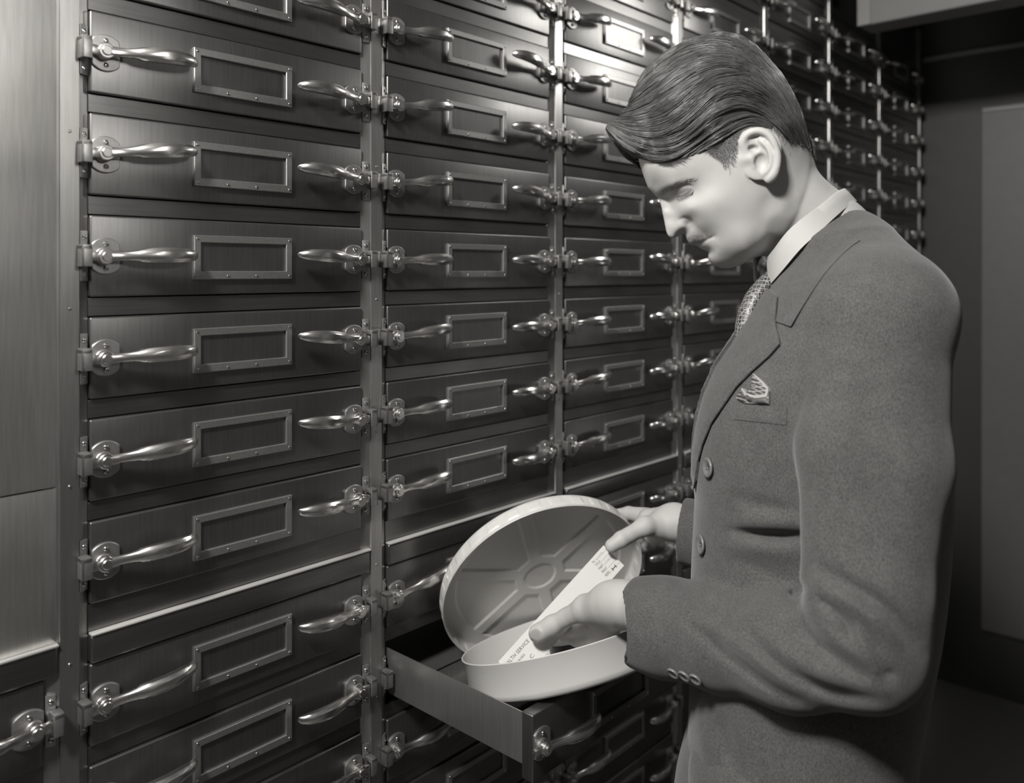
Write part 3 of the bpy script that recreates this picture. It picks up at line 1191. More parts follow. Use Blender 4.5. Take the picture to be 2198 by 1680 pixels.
def finger(joints, radii, k=0.004):
    return [RC(pxz(*a), pxz(*b), ra, rb, k) for a, b, ra, rb in zip(joints[:-1], joints[1:], radii[:-1], radii[1:])]


# near (left) hand: thumb lies over the strip, fingers curl under it
prims += [RC(pxz(1345, 1296, 1.068), pxz(1312, 1293, 1.095), 0.0236, 0.0235, 0.02), RC(pxz(1340, 1299, 1.078), pxz(1292, 1330, 1.142), 0.021, 0.018, 0.012), RC(pxz(1336, 1312, 1.085), pxz(1304, 1338, 1.140), 0.018, 0.012, 0.012),
          RC(pxz(1318, 1293, 1.09), pxz(1258, 1306, 1.130), 0.0232, 0.0178, 0.02)]
prims += finger([(1258, 1305, 1.130), (1216, 1324, 1.152), (1186, 1341, 1.162), (1154, 1359, 1.166)], [0.0172, 0.0113, 0.0125, 0.0127], 0.006)
prims += [EL(pxz(1148, 1360, 1.1535), (0.0088, 0.0095, 0.0016), [[-0.88, 0.47, 0], [-0.47, -0.88, 0.15], [0, 0.15, -1]], 0.0012)]
prims += finger([(1285, 1335, 1.146), (1252, 1347, 1.190), (1220, 1354, 1.216), (1194, 1352, 1.224)], [0.0135, 0.0112, 0.0100, 0.0088])
prims += finger([(1296, 1342, 1.142), (1268, 1364, 1.180), (1238, 1372, 1.208), (1212, 1366, 1.218)], [0.0125, 0.0105, 0.0095, 0.0085])
prims += finger([(1306, 1346, 1.138), (1290, 1374, 1.166), (1264, 1382, 1.194), (1242, 1376, 1.206)], [0.012, 0.010, 0.0092, 0.0082])
prims += finger([(1316, 1346, 1.132), (1308, 1374, 1.152), (1290, 1386, 1.174), (1272, 1382, 1.186)], [0.011, 0.009, 0.008, 0.0072])
# far (right) hand: thumb inside the lid, fingers behind it
prims += [RC(pxz(1450, 1118, 1.278), pxz(1395, 1118, 1.305), 0.0245, 0.019, 0.012), RC(pxz(1440, 1125, 1.278), pxz(1402, 1145, 1.318), 0.022, 0.016, 0.012), RC(pxz(1440, 1122, 1.275), pxz(1412, 1128, 1.268), 0.022, 0.0185, 0.012)]
prims += finger([(1412, 1128, 1.268), (1384, 1129, 1.253), (1350, 1148, 1.242), (1334, 1157, 1.237), (1313, 1171, 1.232)], [0.0175, 0.0142, 0.0106, 0.0112, 0.0100], 0.005)
prims += finger([(1390, 1108, 1.318), (1350, 1102, 1.352), (1308, 1108, 1.372), (1282, 1118, 1.378)], [0.0135, 0.0110, 0.0095, 0.0085])
prims += finger([(1396, 1126, 1.330), (1376, 1130, 1.380), (1312, 1142, 1.402), (1282, 1150, 1.407)], [0.0125, 0.0110, 0.0095, 0.0085])
prims += finger([(1402, 1142, 1.332), (1391, 1150, 1.388), (1335, 1168, 1.425), (1303, 1176, 1.432)], [0.012, 0.0105, 0.0092, 0.0082])
prims += finger([(1406, 1155, 1.326), (1395, 1170, 1.386), (1350, 1190, 1.430), (1325, 1198, 1.436)], [0.011, 0.009, 0.008, 0.0072])


# ears: plate, rim, inner ridge, tragus; mirrored across the head
def ear(sg):
    def e(x, y, dz): return pxz(x, y, HZ - sg * (0.068 + dz / 1000.0))
    P = []
    rim = [(1598, 322, 5), (1594, 305, 7), (1605, 288, 10), (1626, 281, 13), (1647, 288, 16), (1661, 306, 18.5), (1669, 332, 19), (1668, 354, 18), (1661, 374, 15), (1651, 385, 11)]
    rr = [0.0030, 0.0034, 0.0036, 0.0038, 0.0038, 0.0036, 0.0034, 0.0034, 0.0042, 0.0052]
    sp = spline(rim, 3)
    rs_ = np.interp(np.linspace(0, 1, len(sp)), np.linspace(0, 1, len(rr)), rr)
    P += [RC(e(*a), e(*b), ra, rb, 0.003) for a, b, ra, rb in zip(sp[:-1], sp[1:], rs_[:-1], rs_[1:])]
    # plate
    nx = unit([-sg * 0.0 + 0.24, 0.0, sg * 0.97])
    ax = unit([0.93, 0.30, -sg * 0.24]); ay = np.cross(nx, ax); ax = np.cross(ay, nx)
    P.append(EL(e(1636, 334, 8.5), (0.0215, 0.0300, 0.0040), [ax, ay, nx], 0.004))
    anti = spline([(1632, 300, 12), (1650, 318, 16), (1656, 340, 16.5), (1650, 362, 14.5), (1641, 374, 11)], 3)
    P += [RC(e(*a), e(*b), 0.0027, 0.0027, 0.003) for a, b in zip(anti[:-1], anti[1:])]
    P.append(RC(e(1614, 340, 8), e(1622, 356, 8), 0.0045, 0.0035, 0.004))
    P.append(RC(e(1605, 312, 3), e(1600, 340, 2), 0.0050, 0.0060, 0.008))
    return P


def ear_carve(sg):
    def e(x, y, dz): return pxz(x, y, HZ - sg * (0.068 + dz / 1000.0))
    return [EL(e(1634, 347, 14.5), (0.0080, 0.0110, 0.0085)), RC(e(1612, 305, 13), e(1634, 296, 17), 0.0032, 0.0028), EL(e(1618, 318, 12.0), (0.0065, 0.0045, 0.0070)), RC(e(1640, 296, 18.5), e(1659, 322, 22), 0.0022, 0.0020)]


prims += ear(1) + ear(-1)
carves = ear_carve(1) + ear_carve(-1)
CE = [pxz(1634, 335, HZ - 0.08), pxz(1634, 335, HZ + 0.08)]
body_u = union(prims)


def body_f(P, c, rad):
    d = body_u(P, c, rad)
    if min(np.linalg.norm(c - q) for q in CE) < 0.06 + rad:
        for k in carves:
            d = smax(d, -k(P), 0.0016)
    return d


BV, BQ = nets(body_f, [0.012, -0.325, 0.76], [0.50, 0.62, 1.46], 0.00145)
BV = relax(BV, BQ, 1, 0.5)


def skin_mat():
    m, nt, b = new_mat('skin')
    N, L = nt.nodes, nt.links
    tc = N.new('ShaderNodeTexCoord')
    n1 = N.new('ShaderNodeTexNoise'); n1.inputs['Scale'].default_value = 45; n1.inputs['Detail'].default_value = 5
    n2 = N.new('ShaderNodeTexNoise'); n2.inputs['Scale'].default_value = 700; n2.inputs['Detail'].default_value = 3
    for n in (n1, n2): L.new(tc.outputs['Object'], n.inputs['Vector'])
    mx = N.new('ShaderNodeMix'); mx.data_type = 'RGBA'
    mx.inputs['A'].default_value = g(0.345); mx.inputs['B'].default_value = g(0.415)
    L.new(n1.outputs['Fac'], mx.inputs['Factor'])
    L.new(mx.outputs['Result'], b.inputs['Base Color'])
    b.inputs['Roughness'].default_value = 0.55
    b.inputs['Specular IOR Level'].default_value = 0.35
    b.inputs['Subsurface Weight'].default_value = 0.12
    b.inputs['Subsurface Radius'].default_value = (0.006, 0.005, 0.004)
    bp = N.new('ShaderNodeBump'); bp.inputs['Strength'].default_value = 0.10; bp.inputs['Distance'].default_value = 0.0006
    L.new(n2.outputs['Fac'], bp.inputs['Height']); L.new(bp.outputs['Normal'], b.inputs['Normal'])
    return m


M['skin'] = skin_mat()
man = empty('person', tuple(c2w(np.array([[0.40, EYE, 1.03]]))[0]))
tag(man, 'man in a grey tweed suit looking down, holding a film can lid and film strip', 'person')
MAN_INV = Matrix.Translation(-man.location)


def wear(name, Vc, Q, mat, parent=None, smooth=True):
    """child of the man from view-aligned vertices"""
    W = c2w(np.asarray(Vc)) - np.array(man.location)
    m = fast_mesh(name, W, np.asarray(Q), mat, smooth)
    return put(name, m, parent or man)


body = wear('body', BV, BQ, M['skin'])

# ------------------------------------------------------------------ clothes
def cloth(name, base, scale=760.0, contrast=0.36, bump=0.4, rough=0.9):
    m, nt, b = new_mat(name)
    N, L = nt.nodes, nt.links
    tc = N.new('ShaderNodeTexCoord')
    mp = N.new('ShaderNodeMapping'); mp.inputs['Scale'].default_value = (1, 1, 0.55)
    L.new(tc.outputs['Object'], mp.inputs['Vector'])
    n1 = N.new('ShaderNodeTexNoise'); n1.inputs['Scale'].default_value = scale; n1.inputs['Detail'].default_value = 2
    n2 = N.new('ShaderNodeTexNoise'); n2.inputs['Scale'].default_value = 55; n2.inputs['Detail'].default_value = 4
    L.new(mp.outputs['Vector'], n1.inputs['Vector']); L.new(tc.outputs['Object'], n2.inputs['Vector'])
    r = N.new('ShaderNodeMapRange')
    r.inputs['From Min'].default_value = 0.3; r.inputs['From Max'].default_value = 0.7
    r.inputs['To Min'].default_value = base * (1 - contrast); r.inputs['To Max'].default_value = base * (1 + contrast)
    L.new(n1.outputs['Fac'], r.inputs['Value'])
    r2 = N.new('ShaderNodeMapRange')
    r2.inputs['From Min'].default_value = 0.3; r2.inputs['From Max'].default_value = 0.7
    r2.inputs['To Min'].default_value = 0.92; r2.inputs['To Max'].default_value = 1.08
    L.new(n2.outputs['Fac'], r2.inputs['Value'])
    mu = N.new('ShaderNodeMath'); mu.operation = 'MULTIPLY'
    L.new(r.outputs['Result'], mu.inputs[0]); L.new(r2.outputs['Result'], mu.inputs[1])
    cb = N.new('ShaderNodeCombineColor')
    L.new(mu.outputs[0], cb.inputs[0])
    for i, kk in ((1, 0.985), (2, 0.955)):
        q = N.new('ShaderNodeMath'); q.operation = 'MULTIPLY'; q.inputs[1].default_value = kk
        L.new(mu.outputs[0], q.inputs[0]); L.new(q.outputs[0], cb.inputs[i])
    L.new(cb.outputs['Color'], b.inputs['Base Color'])
    b.inputs['Roughness'].default_value = rough
    b.inputs['Sheen Weight'].default_value = 0.15
    b.inputs['Specular IOR Level'].default_value = 0.15
    bp = N.new('ShaderNodeBump'); bp.inputs['Strength'].default_value = bump; bp.inputs['Distance'].default_value = 0.0008
    L.new(n1.outputs['Fac'], bp.inputs['Height']); L.new(bp.outputs['Normal'], b.inputs['Normal'])
    return m


M['tweed'] = cloth('grey_tweed', 0.068)
M['tweed_dark'] = cloth('grey_trouser_wool', 0.07)
M['shirt'] = plain('white_shirt_cotton', 0.36, 0.7, noise=0.02, nscale=300, bump=0.05)
M['button'] = plain('horn_button', 0.14, 0.3)
M['shoe'] = plain('black_leather', 0.02, 0.35)
TZ = 1.03
YAW = math.radians(-12)
TF = np.array([-math.cos(YAW), 0, -math.sin(YAW)])     # facing
TL = np.array([math.sin(YAW), 0, -math.cos(YAW)])      # his left, towards the lens
SEC = [(540, 1730, 1858, .050), (560, 1705, 1890, .085), (590, 1668, 1922, .125), (620, 1645, 1946, .150), (660, 1621, 1972, .163), (700, 1597, 1990, .170), (740, 1573, 2003, .174), (800, 1534, 2014, .178), (860, 1509, 2026, .180), (908, 1496, 2038, .180),
       (960, 1489, 2048, .179), (1021, 1486, 2051, .177), (1083, 1491, 2049, .174), (1150, 1488, 2045, .171), (1200, 1485, 2040, .170), (1253, 1483, 2034, .170), (1320, 1481, 2023, .172), (1384, 1480, 2008, .174),
       (1450, 1480, 1994, .177), (1520, 1479, 1978, .180), (1590, 1476, 1971, .183), (1650, 1462, 1969, .186), (1700, 1450, 1968, .188), (1830, 1432, 1975, .195)]
sec = np.array(SEC, float)
sY = (sec[:, 0] - CY) / FPX * TZ
sB = sec[:, 3]
PEXP = 2.25


def fit_section(pf, pb, b):
    """half depth and centre so that the turned section spans pixels pf..pb through the lens"""
    t = np.linspace(0, 2 * PI, 300)
    cu = np.sign(np.cos(t)) * np.abs(np.cos(t)) ** (2 / PEXP); sv = np.sign(np.sin(t)) * np.abs(np.sin(t)) ** (2 / PEXP)
    cx, a = ((pf + pb) / 2 - CX) / FPX * TZ, (pb - pf) / 2 / FPX * TZ
    for _ in range(40):
        x = cx + a * cu * TF[0] + b * sv * TL[0]
        z = TZ + a * cu * TF[2] + b * sv * TL[2]
        p = CX + FPX * x / z
        cx += ((pf + pb) - (p.min() + p.max())) / 2 * TZ / FPX
        a = max(0.02, a * ((pb - pf) / (p.max() - p.min())) ** 1.3)
    return a, cx


_ab = [fit_section(r[1], r[2], r[3]) for r in SEC]
sA_ = np.array([q[0] for q in _ab]); sX = np.array([q[1] for q in _ab])


def torso_sdf(P):
    Y = P[:, 1]
    a = np.interp(Y, sY, sA_); b = np.interp(Y, sY, sB); cx = np.interp(Y, sY, sX)
    D = P - np.stack([cx, Y, np.full(len(P), TZ)], 1)
    u, v = np.abs(D @ TF), np.abs(D @ TL)
    r = np.sqrt(u * u + v * v) + 1e-9
    q = ((u / a) ** PEXP + (v / b) ** PEXP) ** (1 / PEXP)
    d = r * (q - 1) / np.maximum(q, 1e-6)
    return np.maximum(d, sY[0] - Y)


HEM = 0.74
jp = [FN(torso_sdf, [0.40, 0.36, TZ], 0.60, 0.03)]
jp += [RC(pxz(1795, 555, 1.03), pxz(1908, 690, 0.880), 0.050, 0.060, 0.04), RC(pxz(1835, 521, 1.06), pxz(1900, 660, 0.93), 0.036, 0.058, 0.05), RC(pxz(1780, 560, 1.05), pxz(1740, 690, 1.185), 0.050, 0.058, 0.04)]
# near sleeve: two overlapping runs make the broad upper arm
slv = [RC(pxz(1908, 690, 0.880), pxz(1912, 1000, 0.845), 0.060, 0.054, 0.02), RC(pxz(1912, 1000, 0.845), pxz(1872, 1290, 0.82), 0.054, 0.052, 0.02),
       RC(pxz(1862, 700, 0.885), pxz(1812, 960, 0.85), 0.058, 0.044, 0.03), RC(pxz(1812, 960, 0.85), pxz(1832, 1290, 0.82), 0.044, 0.048, 0.02),
       RC(pxz(1862, 1280, 0.82), pxz(1856, 1392, 0.82), 0.054, 0.0525, 0.02), RC(pxz(1856, 1392, 0.82), pxz(1700, 1392, 0.875), 0.0525, 0.0575, 0.025),
       RC(pxz(1700, 1392, 0.875), pxz(1550, 1364, 0.950), 0.0575, 0.0560, 0.02), RC(pxz(1550, 1364, 0.95), pxz(1430, 1345, 1.005), 0.0560, 0.0535, 0.02), RC(pxz(1430, 1345, 1.005), pxz(1310, 1322, 1.075), 0.0535, 0.0535, 0.02)]
CUFF_C, CUFF_N = pxz(1366, 1334, 1.040), unit([-0.80, 0.10, 0.60])
farslv = [RC(pxz(1745, 690, 1.185), pxz(1735, 1280, 1.16), 0.058, 0.052, 0.03), RC(pxz(1735, 1280, 1.16), pxz(1560, 1160, 1.235), 0.052, 0.050, 0.02), RC(pxz(1560, 1160, 1.235), pxz(1440, 1132, 1.275), 0.050, 0.048, 0.02)]
FCUFF_C, FCUFF_N = pxz(1460, 1140, 1.262), unit([-0.93, -0.08, 0.35])
tor_u = union(jp); slv_u = union(slv); far_u = union(farslv)


# folds and creases, drawn where they lie on the near side
def fold_table():
    x0, y0, x1, y1, st_ = 1300, 380, 2080, 1690, 2.0
    xs, ys = np.arange(x0, x1, st_), np.arange(y0, y1, st_)
    G = np.stack(np.meshgrid(xs, ys, indexing='xy'), -1).reshape(-1, 2)
    A = np.zeros(len(G)); T = np.zeros(len(G))

    def s(pts, w, amp, target):
        dd, tt, _ = seg_dist(G, spline(pts, 6))
        target += 1.4 * amp / 1000.0 * np.sin(PI * np.clip(tt, 0.02, 0.98)) ** 0.6 * np.exp(-0.5 * (dd / w) ** 2)
    z = lambda pts: [(1300 + a / 2.4477, 1180 + b / 2.4477) for a, b in pts]
    s(z([(430, 380), (520, 450), (640, 550), (770, 650), (900, 740), (1060, 812)]), 9, -6.0, A)
    s(z([(520, 370), (640, 470), (780, 570), (920, 670), (1080, 760)]), 14, 3.5, A)
    s(z([(740, 400), (800, 500), (880, 580), (1000, 660), (1200, 745), (1480, 795)]), 10, -6.0, A)
    s(z([(850, 420), (940, 540), (1100, 650), (1300, 730)]), 14, 3.5, A)
    s(z([(1020, 300), (1050, 400), (1120, 490), (1250, 590), (1400, 700)]), 11, -6.0, A)
    s(z([(1120, 330), (1160, 430), (1260, 520), (1400, 610)]), 12, 3.5, A)
    s(z([(1120, 250), (1220, 330), (1270, 390), (1310, 470)]), 6, -7.0, A)
    s(z([(1310, 400), (1390, 540), (1450, 670)]), 9, 4.0, A)
    s(z([(1240, 300), (1360, 430), (1440, 560), (1490, 690)]), 8, -4.0, A)
    s(z([(1090, 80), (1230, 160), (1400, 260), (1550, 390), (1640, 540)]), 13, -7.0, A)
    s(z([(1110, 180), (1260, 250), (1420, 360), (1540, 480)]), 12, 3.5, A)
    s(z([(1480, 680), (1500, 620)]), 10, -4.0, A)
    s(z([(960, 230), (990, 240)]), 7, -7.0, A)
    s(z([(1040, 170), (1010, 260), (1020, 330)]), 8, -5.0, A)
    s([(1870, 760), (1860, 900), (1880, 1050)], 26, -2.0, A)
    s([(1800, 800), (1790, 950), (1800, 1100)], 22, 1.5, A)
    # torso
    s([(1570, 1138), (1620, 1146), (1680, 1150), (1745, 1151)], 7, -9.0, T)
    s([(1570, 1115), (1640, 1122), (1740, 1126)], 13, 4.0, T)
    s([(1560, 1060), (1620, 1080), (1700, 1095)], 10, -3.0, T)
    s([(1540, 1165), (1640, 1180), (1740, 1190)], 14, 3.0, T)
    s([(1570, 1190), (1640, 1225), (1700, 1245)], 12, -3.0, T)
    s([(1730, 830), (1728, 900), (1732, 1000), (1738, 1100)], 9, -7.0, T)
    s([(1545, 1530), (1560, 1590), (1590, 1660)], 13, -4.0, T)
    s([(1500, 1540), (1512, 1600), (1520, 1680)], 12, 3.0, T)
    s([(1660, 1540), (1690, 1600), (1720, 1680)], 16, -2.5, T)
    s([(1690, 700), (1760, 720), (1800, 780)], 22, -2.0, T)
    s([(1600, 930), (1640, 1010), (1650, 1060)], 16, -1.5, T)
    return A.reshape(len(ys), len(xs)), T.reshape(len(ys), len(xs)), (x0, y0, st_, len(xs), len(ys))


FA, FT_, FM = fold_table()


def fold(A, P):
    q = proj(P)
    x = np.clip((q[:, 0] - FM[0]) / FM[2], 0, FM[3] - 1.001); y = np.clip((q[:, 1] - FM[1]) / FM[2], 0, FM[4] - 1.001)
    i, j = x.astype(int), y.astype(int); fx, fy = x - i, y - j
    return A[j, i] * (1 - fx) * (1 - fy) + A[j, i + 1] * fx * (1 - fy) + A[j + 1, i] * (1 - fx) * fy + A[j + 1, i + 1] * fx * fy


def jacket_f(P, c, rad):
    t = tor_u(P, c, rad + 0.02)
    t = t - fold(FT_, P) * np.clip((1.04 - P[:, 2]) / 0.06, 0, 1)
    # hollow neck and hem
    neck = RC(pxz(1700, 450, HZ), pxz(1768, 570, 1.05), 0.058, 0.058)
    t = smax(t, -neck(P), 0.006)
    t = np.maximum(t, P[:, 1] - HEM)
    inner = np.maximum(t + 0.012, (HEM - 0.10) - P[:, 1])
    t = np.maximum(t, -inner)
    s = slv_u(P, c, rad + 0.02) - fold(FA, P) * np.clip((1.10 - P[:, 2]) / 0.1, 0, 1)
    e = (P - CUFF_C) @ CUFF_N
    s_out = smax(s, e, 0.004)
    s_in = np.maximum(s + 0.0065, -(e + 0.055))
    s = np.maximum(s_out, -s_in)
    f = far_u(P, c, rad + 0.02)
    e2 = (P - FCUFF_C) @ FCUFF_N
    f = np.maximum(smax(f, e2, 0.004), -np.maximum(f + 0.0065, -(e2 + 0.05)))
    k = np.clip((P[:, 1] + 0.02) / 0.25, 0, 1)
    d = np.where(P[:, 1] < 0.02, smin(t, s, 0.030), smin(t, s, 0.010))
    kk = 0.034 - 0.026 * np.clip((P[:, 1] - 0.0) / 0.14, 0, 1)
    d = smin(t, s, kk)
    return smin(d, f, 0.02)


JV, JQ = nets(jacket_f, [0.135, -0.075, 0.72], [0.60, 0.76, 1.36], 0.0029)
JV = relax(JV, JQ, 2, 0.5)
jacket = wear('jacket', JV, JQ, M['tweed'])

from mathutils.bvhtree import BVHTree
JT = BVHTree.FromPolygons([tuple(v) for v in JV], [tuple(q) for q in JQ])


def drop(px, py, lift=0.0, tree=None):
    """point on the jacket seen at a photo pixel, lifted along the surface normal"""
    tree = tree or JT
    d = Vector(unit([(px - CX) / FPX, (py - CY) / FPX, 1.0]))
    h = tree.ray_cast(Vector((0, 0, 0)), d)
    if h[0] is None:
        n = tree.find_nearest(d * 1.0)
        return np.array(n[0]) + np.array(n[1]) * lift
    n = np.array(h[1])
    if np.dot(n, d) > 0: n = -n
    return np.array(h[0]) + n * lift


from mathutils.geometry import delaunay_2d_cdt


def drape(name, poly, thick, mat, parent=None, step=7.0, tree=None, base=0.0, crown=0.0, under=-0.001, seal=None):
    """cloth piece cut to a pixel outline and laid on the surface below it, with its own thickness"""
    poly = np.array(poly, float)
    bd = []
    for a, b in zip(poly, np.roll(poly, -1, 0)):
        n = max(1, int(np.linalg.norm(b - a) / step))
        bd += [a + (b - a) * i / n for i in range(n)]
    bd = np.array(bd)
    lo, hi = poly.min(0), poly.max(0)
    G = np.stack(np.meshgrid(np.arange(lo[0], hi[0], step), np.arange(lo[1], hi[1], step)), -1).reshape(-1, 2)
    dd = poly_sdf(G, poly)
    G = G[dd < -step * 0.5]
    pts = np.concatenate([bd, G])
    nb = len(bd)
    V2, E, F, *_ = delaunay_2d_cdt([Vector(p) for p in pts], [(i, (i + 1) % nb) for i in range(nb)], [list(range(nb))], 1, 1e-6)
    V2 = np.array([tuple(v) for v in V2])
    F = [f for f in F if len(f) == 3]
    ins = -np.minimum(poly_sdf(V2, poly), 0)
    prof = np.clip(ins / 4.0, 0, 1) ** 0.5
    top = np.array([drop(x, y, base + thick * (0.7 + 0.3 * p) + crown * min(1, q / 30.0), tree) for (x, y), p, q in zip(V2, prof, ins)])
    un = np.full(len(V2), under)
    if seal is not None: un = np.where(seg_dist(V2, seal)[0] < 12, -0.003, un)
    bot = np.array([drop(x, y, base + k_, tree) for (x, y), k_ in zip(V2, un)])
    n = len(V2)
    faces = [tuple(f) for f in F] + [tuple(i + n for i in reversed(f)) for f in F]
    cnt = {}
    for f in F:
        for i in range(3):
            e = (f[i], f[(i + 1) % 3])
            cnt[e] = 1
    for (a, b) in cnt:
        if (b, a) not in cnt:
            faces.append((b, a, a + n, b + n))
    W = c2w(np.concatenate([top, bot])) - np.array(man.location)
    m = bpy.data.meshes.new(name)
    m.from_pydata([tuple(v) for v in W], [], faces)
    m.materials.append(mat)
    bm = bmesh.new(); bm.from_mesh(m); bmesh.ops.recalc_face_normals(bm, faces=bm.faces); bm.to_mesh(m); bm.free()
    m.polygons.foreach_set('use_smooth', [True] * len(m.polygons))
    m.set_sharp_from_angle(angle=math.radians(50))
    return put(name, m, parent or man)


LAPEL = [(1672, 640), (1660, 625), (1650, 622), (1624, 662), (1600, 699), (1576, 741), (1542, 800), (1516, 856), (1500, 910), (1492, 962), (1489, 1020), (1495, 1048), (1503, 990), (1512, 956), (1530, 912), (1555, 875), (1584, 833), (1617, 800), (1654, 767), (1677, 741), (1676, 728), (1670, 706), (1668, 690)]


def mirror_part(o, name):
    """the same piece on his other side: reflected through the middle of the torso"""
    m = o.data.copy()
    c0 = c2w(np.array([[float(np.interp(0.1, sY, sX)), 0.1, TZ]]))[0] - np.array(man.location)
    n = dirw(TL)
    co = np.empty(len(m.vertices) * 3, np.float32)
    m.vertices.foreach_get('co', co)
    co = co.reshape(-1, 3)
    co = co - 2 * ((co - c0) @ n)[:, None] * n
    m.vertices.foreach_set('co', co.astype(np.float32).ravel())
    m.flip_normals()
    m.update()
    return put(name, m, o.parent)


lap = drape('lapel', LAPEL, 0.0056, M['tweed'], jacket, under=0.0022, seal=LAPEL[1:11])
mirror_part(lap, 'lapel')


def ring_band(name, T, B, mat, thick, ctr, parent=None, cut=0):
    """turned down collar: near side rows from the back to the front, mirrored to the far side"""
    rows = []
    mid = (T + B) / 2
    dn = mid - ctr; dn[:, 1] = 0; dn /= np.linalg.norm(dn, axis=1, keepdims=True) + 1e-9
    mid = mid + dn * thick * 0.8
    lipT = T + dn * thick * 0.5 + (B - T) * 0.03
    for Pn in (T - dn * thick * 0.5, lipT, mid, B + dn * thick * 0.6, B - dn * thick * 0.4, (T + B) / 2 - dn * thick * 0.6):
        far = Pn[::-1].copy(); far[:, 2] = 2 * HZ2 - far[:, 2]
        rows.append(np.concatenate([far[cut:-1], Pn]))
    A = np.array(rows)
    k, n = A.shape[:2]
    idx = np.arange(k * n).reshape(k, n)
    F = [(idx[i, q], idx[i, q + 1], idx[(i + 1) % k, q + 1], idx[(i + 1) % k, q]) for i in range(k) for q in range(n - 1)]
    F += [tuple(idx[:, 0]), tuple(idx[::-1, -1])]
    W = c2w(A.reshape(-1, 3)) - np.array(man.location)
    m = bpy.data.meshes.new(name)
    m.from_pydata([tuple(v) for v in W], [], [tuple(int(q) for q in f) for f in F])
    m.materials.append(mat)
    bm = bmesh.new(); bm.from_mesh(m); bmesh.ops.recalc_face_normals(bm, faces=bm.faces); bm.to_mesh(m); bm.free()
    m.polygons.foreach_set('use_smooth', [True] * len(m.polygons))
    m.set_sharp_from_angle(angle=math.radians(55))
    return put(name, m, parent or man)


HZ2 = HZ + 0.003


def arc_depth(pts, R, x0, x1, n=6, end=0.965):
    out = []
    for x, y in spline(pts, n):
        fr = np.clip((x0 - x) / (x0 - x1), 0, 1)
        out.append(pxz(x, y, HZ2 - R * math.sin(math.acos(1 - 2 * fr * end))))
    return np.array(out)


tp_ = [(1829, 425), (1786, 484), (1742, 545), (1700, 597), (1668, 612), (1652, 640), (1665, 689)]
T = arc_depth(tp_[:4] + [(1660, 640), (1640, 670), (1620, 700)], 0.0790, 1829, 1610)
for i_, (x, y) in enumerate(spline(tp_, 6)):
    q = drop(x, y, 0.0086)
    w_ = np.clip((i_ - 12) / 9.0, 0, 1)
    T[i_] = pxz(x, y, T[i_][2] * (1 - w_) + q[2] * w_)
bp_ = spline([(1874, 477), (1864, 500), (1820, 534), (1777, 579), (1747, 621), (1718, 667), (1698, 700)], 6)
B = []
for i_, (x, y) in enumerate(bp_):
    q = drop(min(x, 1868), y, 0.0045 + 0.0038 * np.clip((i_ - 24) / 12.0, 0, 1))
    zf = HZ2 if i_ == 0 else q[2]
    w_ = np.clip(i_ / 9.0, 0, 1)
    B.append(pxz(x, y, HZ2 * (1 - w_) + q[2] * w_))
ring_band('jacket_collar', T, np.array(B), M['tweed'], 0.0030, pxz(1760, 540, HZ2), jacket, 24)
# breast pocket welt, buttons, button hole seam
drape('pocket_welt', [(1578, 866), (1634, 869), (1690, 873), (1688, 912), (1632, 906), (1576, 900)], 0.0014, M['tweed'], jacket)


def button(px, py, r, lift=0.0025):
    p = drop(px, py); q1 = drop(px + 4, py); q2 = drop(px, py + 4)
    n = unit(np.cross(q1 - p, q2 - p))
    if np.dot(n, p) > 0: n = -n
    ax = unit(q2 - p); ay = np.cross(n, ax)
    V, F = lathe_grid([(0.0004, 0.0006), (r * 0.55, 0.0008), (r * 0.72, 0.0020), (r * 0.9, 0.0026), (r, 0.0016), (r * 0.97, -0.0004), (0.0004, -0.0006)], 28)
    V = np.array(V)
    W = p + n * lift + V[:, :1] * ax + V[:, 1:2] * ay + V[:, 2:] * n
    o = wear('button', W, [f for f in F], M['button'], jacket)
    for k in range(4):
        a = PI / 4 + k * PI / 2
        V2, F2 = lathe_grid([(0.0001, 0.0014), (r * 0.09, 0.0014), (r * 0.09, 0.0009), (0.0001, 0.0009)], 8)
        V2 = np.array(V2); V2[:, 0] += r * 0.22 * math.cos(a); V2[:, 1] += r * 0.22 * math.sin(a)
        W2 = p + n * lift + V2[:, :1] * ax + V2[:, 1:2] * ay + V2[:, 2:] * n
        wear('thread', W2, F2, M['tweed_dark'], o)
    return o


button(1524, 1003, 0.0115); button(1509, 1168, 0.0115)
for bx, by in ((1447, 1444), (1471, 1450), (1495, 1457)):
    button(bx, by - 3, 0.0075, 0.0018)

# folded checked handkerchief
m, nt, b = new_mat('checked_silk')
N, L = nt.nodes, nt.links
tc = N.new('ShaderNodeTexCoord'); mp = N.new('ShaderNodeMapping')
mp.inputs['Rotation'].default_value = (0.3, 0.5, 0.6)
L.new(tc.outputs['Object'], mp.inputs['Vector'])
sx = N.new('ShaderNodeSeparateXYZ'); L.new(mp.outputs['Vector'], sx.inputs[0])
mx_ = None
for ax_ in ('X', 'Z'):
    q = N.new('ShaderNodeMath'); q.operation = 'MULTIPLY'; q.inputs[1].default_value = 330; L.new(sx.outputs[ax_], q.inputs[0])
    fr = N.new('ShaderNodeMath'); fr.operation = 'FRACT'; L.new(q.outputs[0], fr.inputs[0])
    lt = N.new('ShaderNodeMath'); lt.operation = 'LESS_THAN'; lt.inputs[1].default_value = 0.22; L.new(fr.outputs[0], lt.inputs[0])
    if mx_ is None: mx_ = lt
    else:
        mm_ = N.new('ShaderNodeMath'); mm_.operation = 'MAXIMUM'; L.new(mx_.outputs[0], mm_.inputs[0]); L.new(lt.outputs[0], mm_.inputs[1]); mx_ = mm_
mc = N.new('ShaderNodeMix'); mc.data_type = 'RGBA'; mc.inputs['A'].default_value = g(0.035); mc.inputs['B'].default_value = g(0.25)
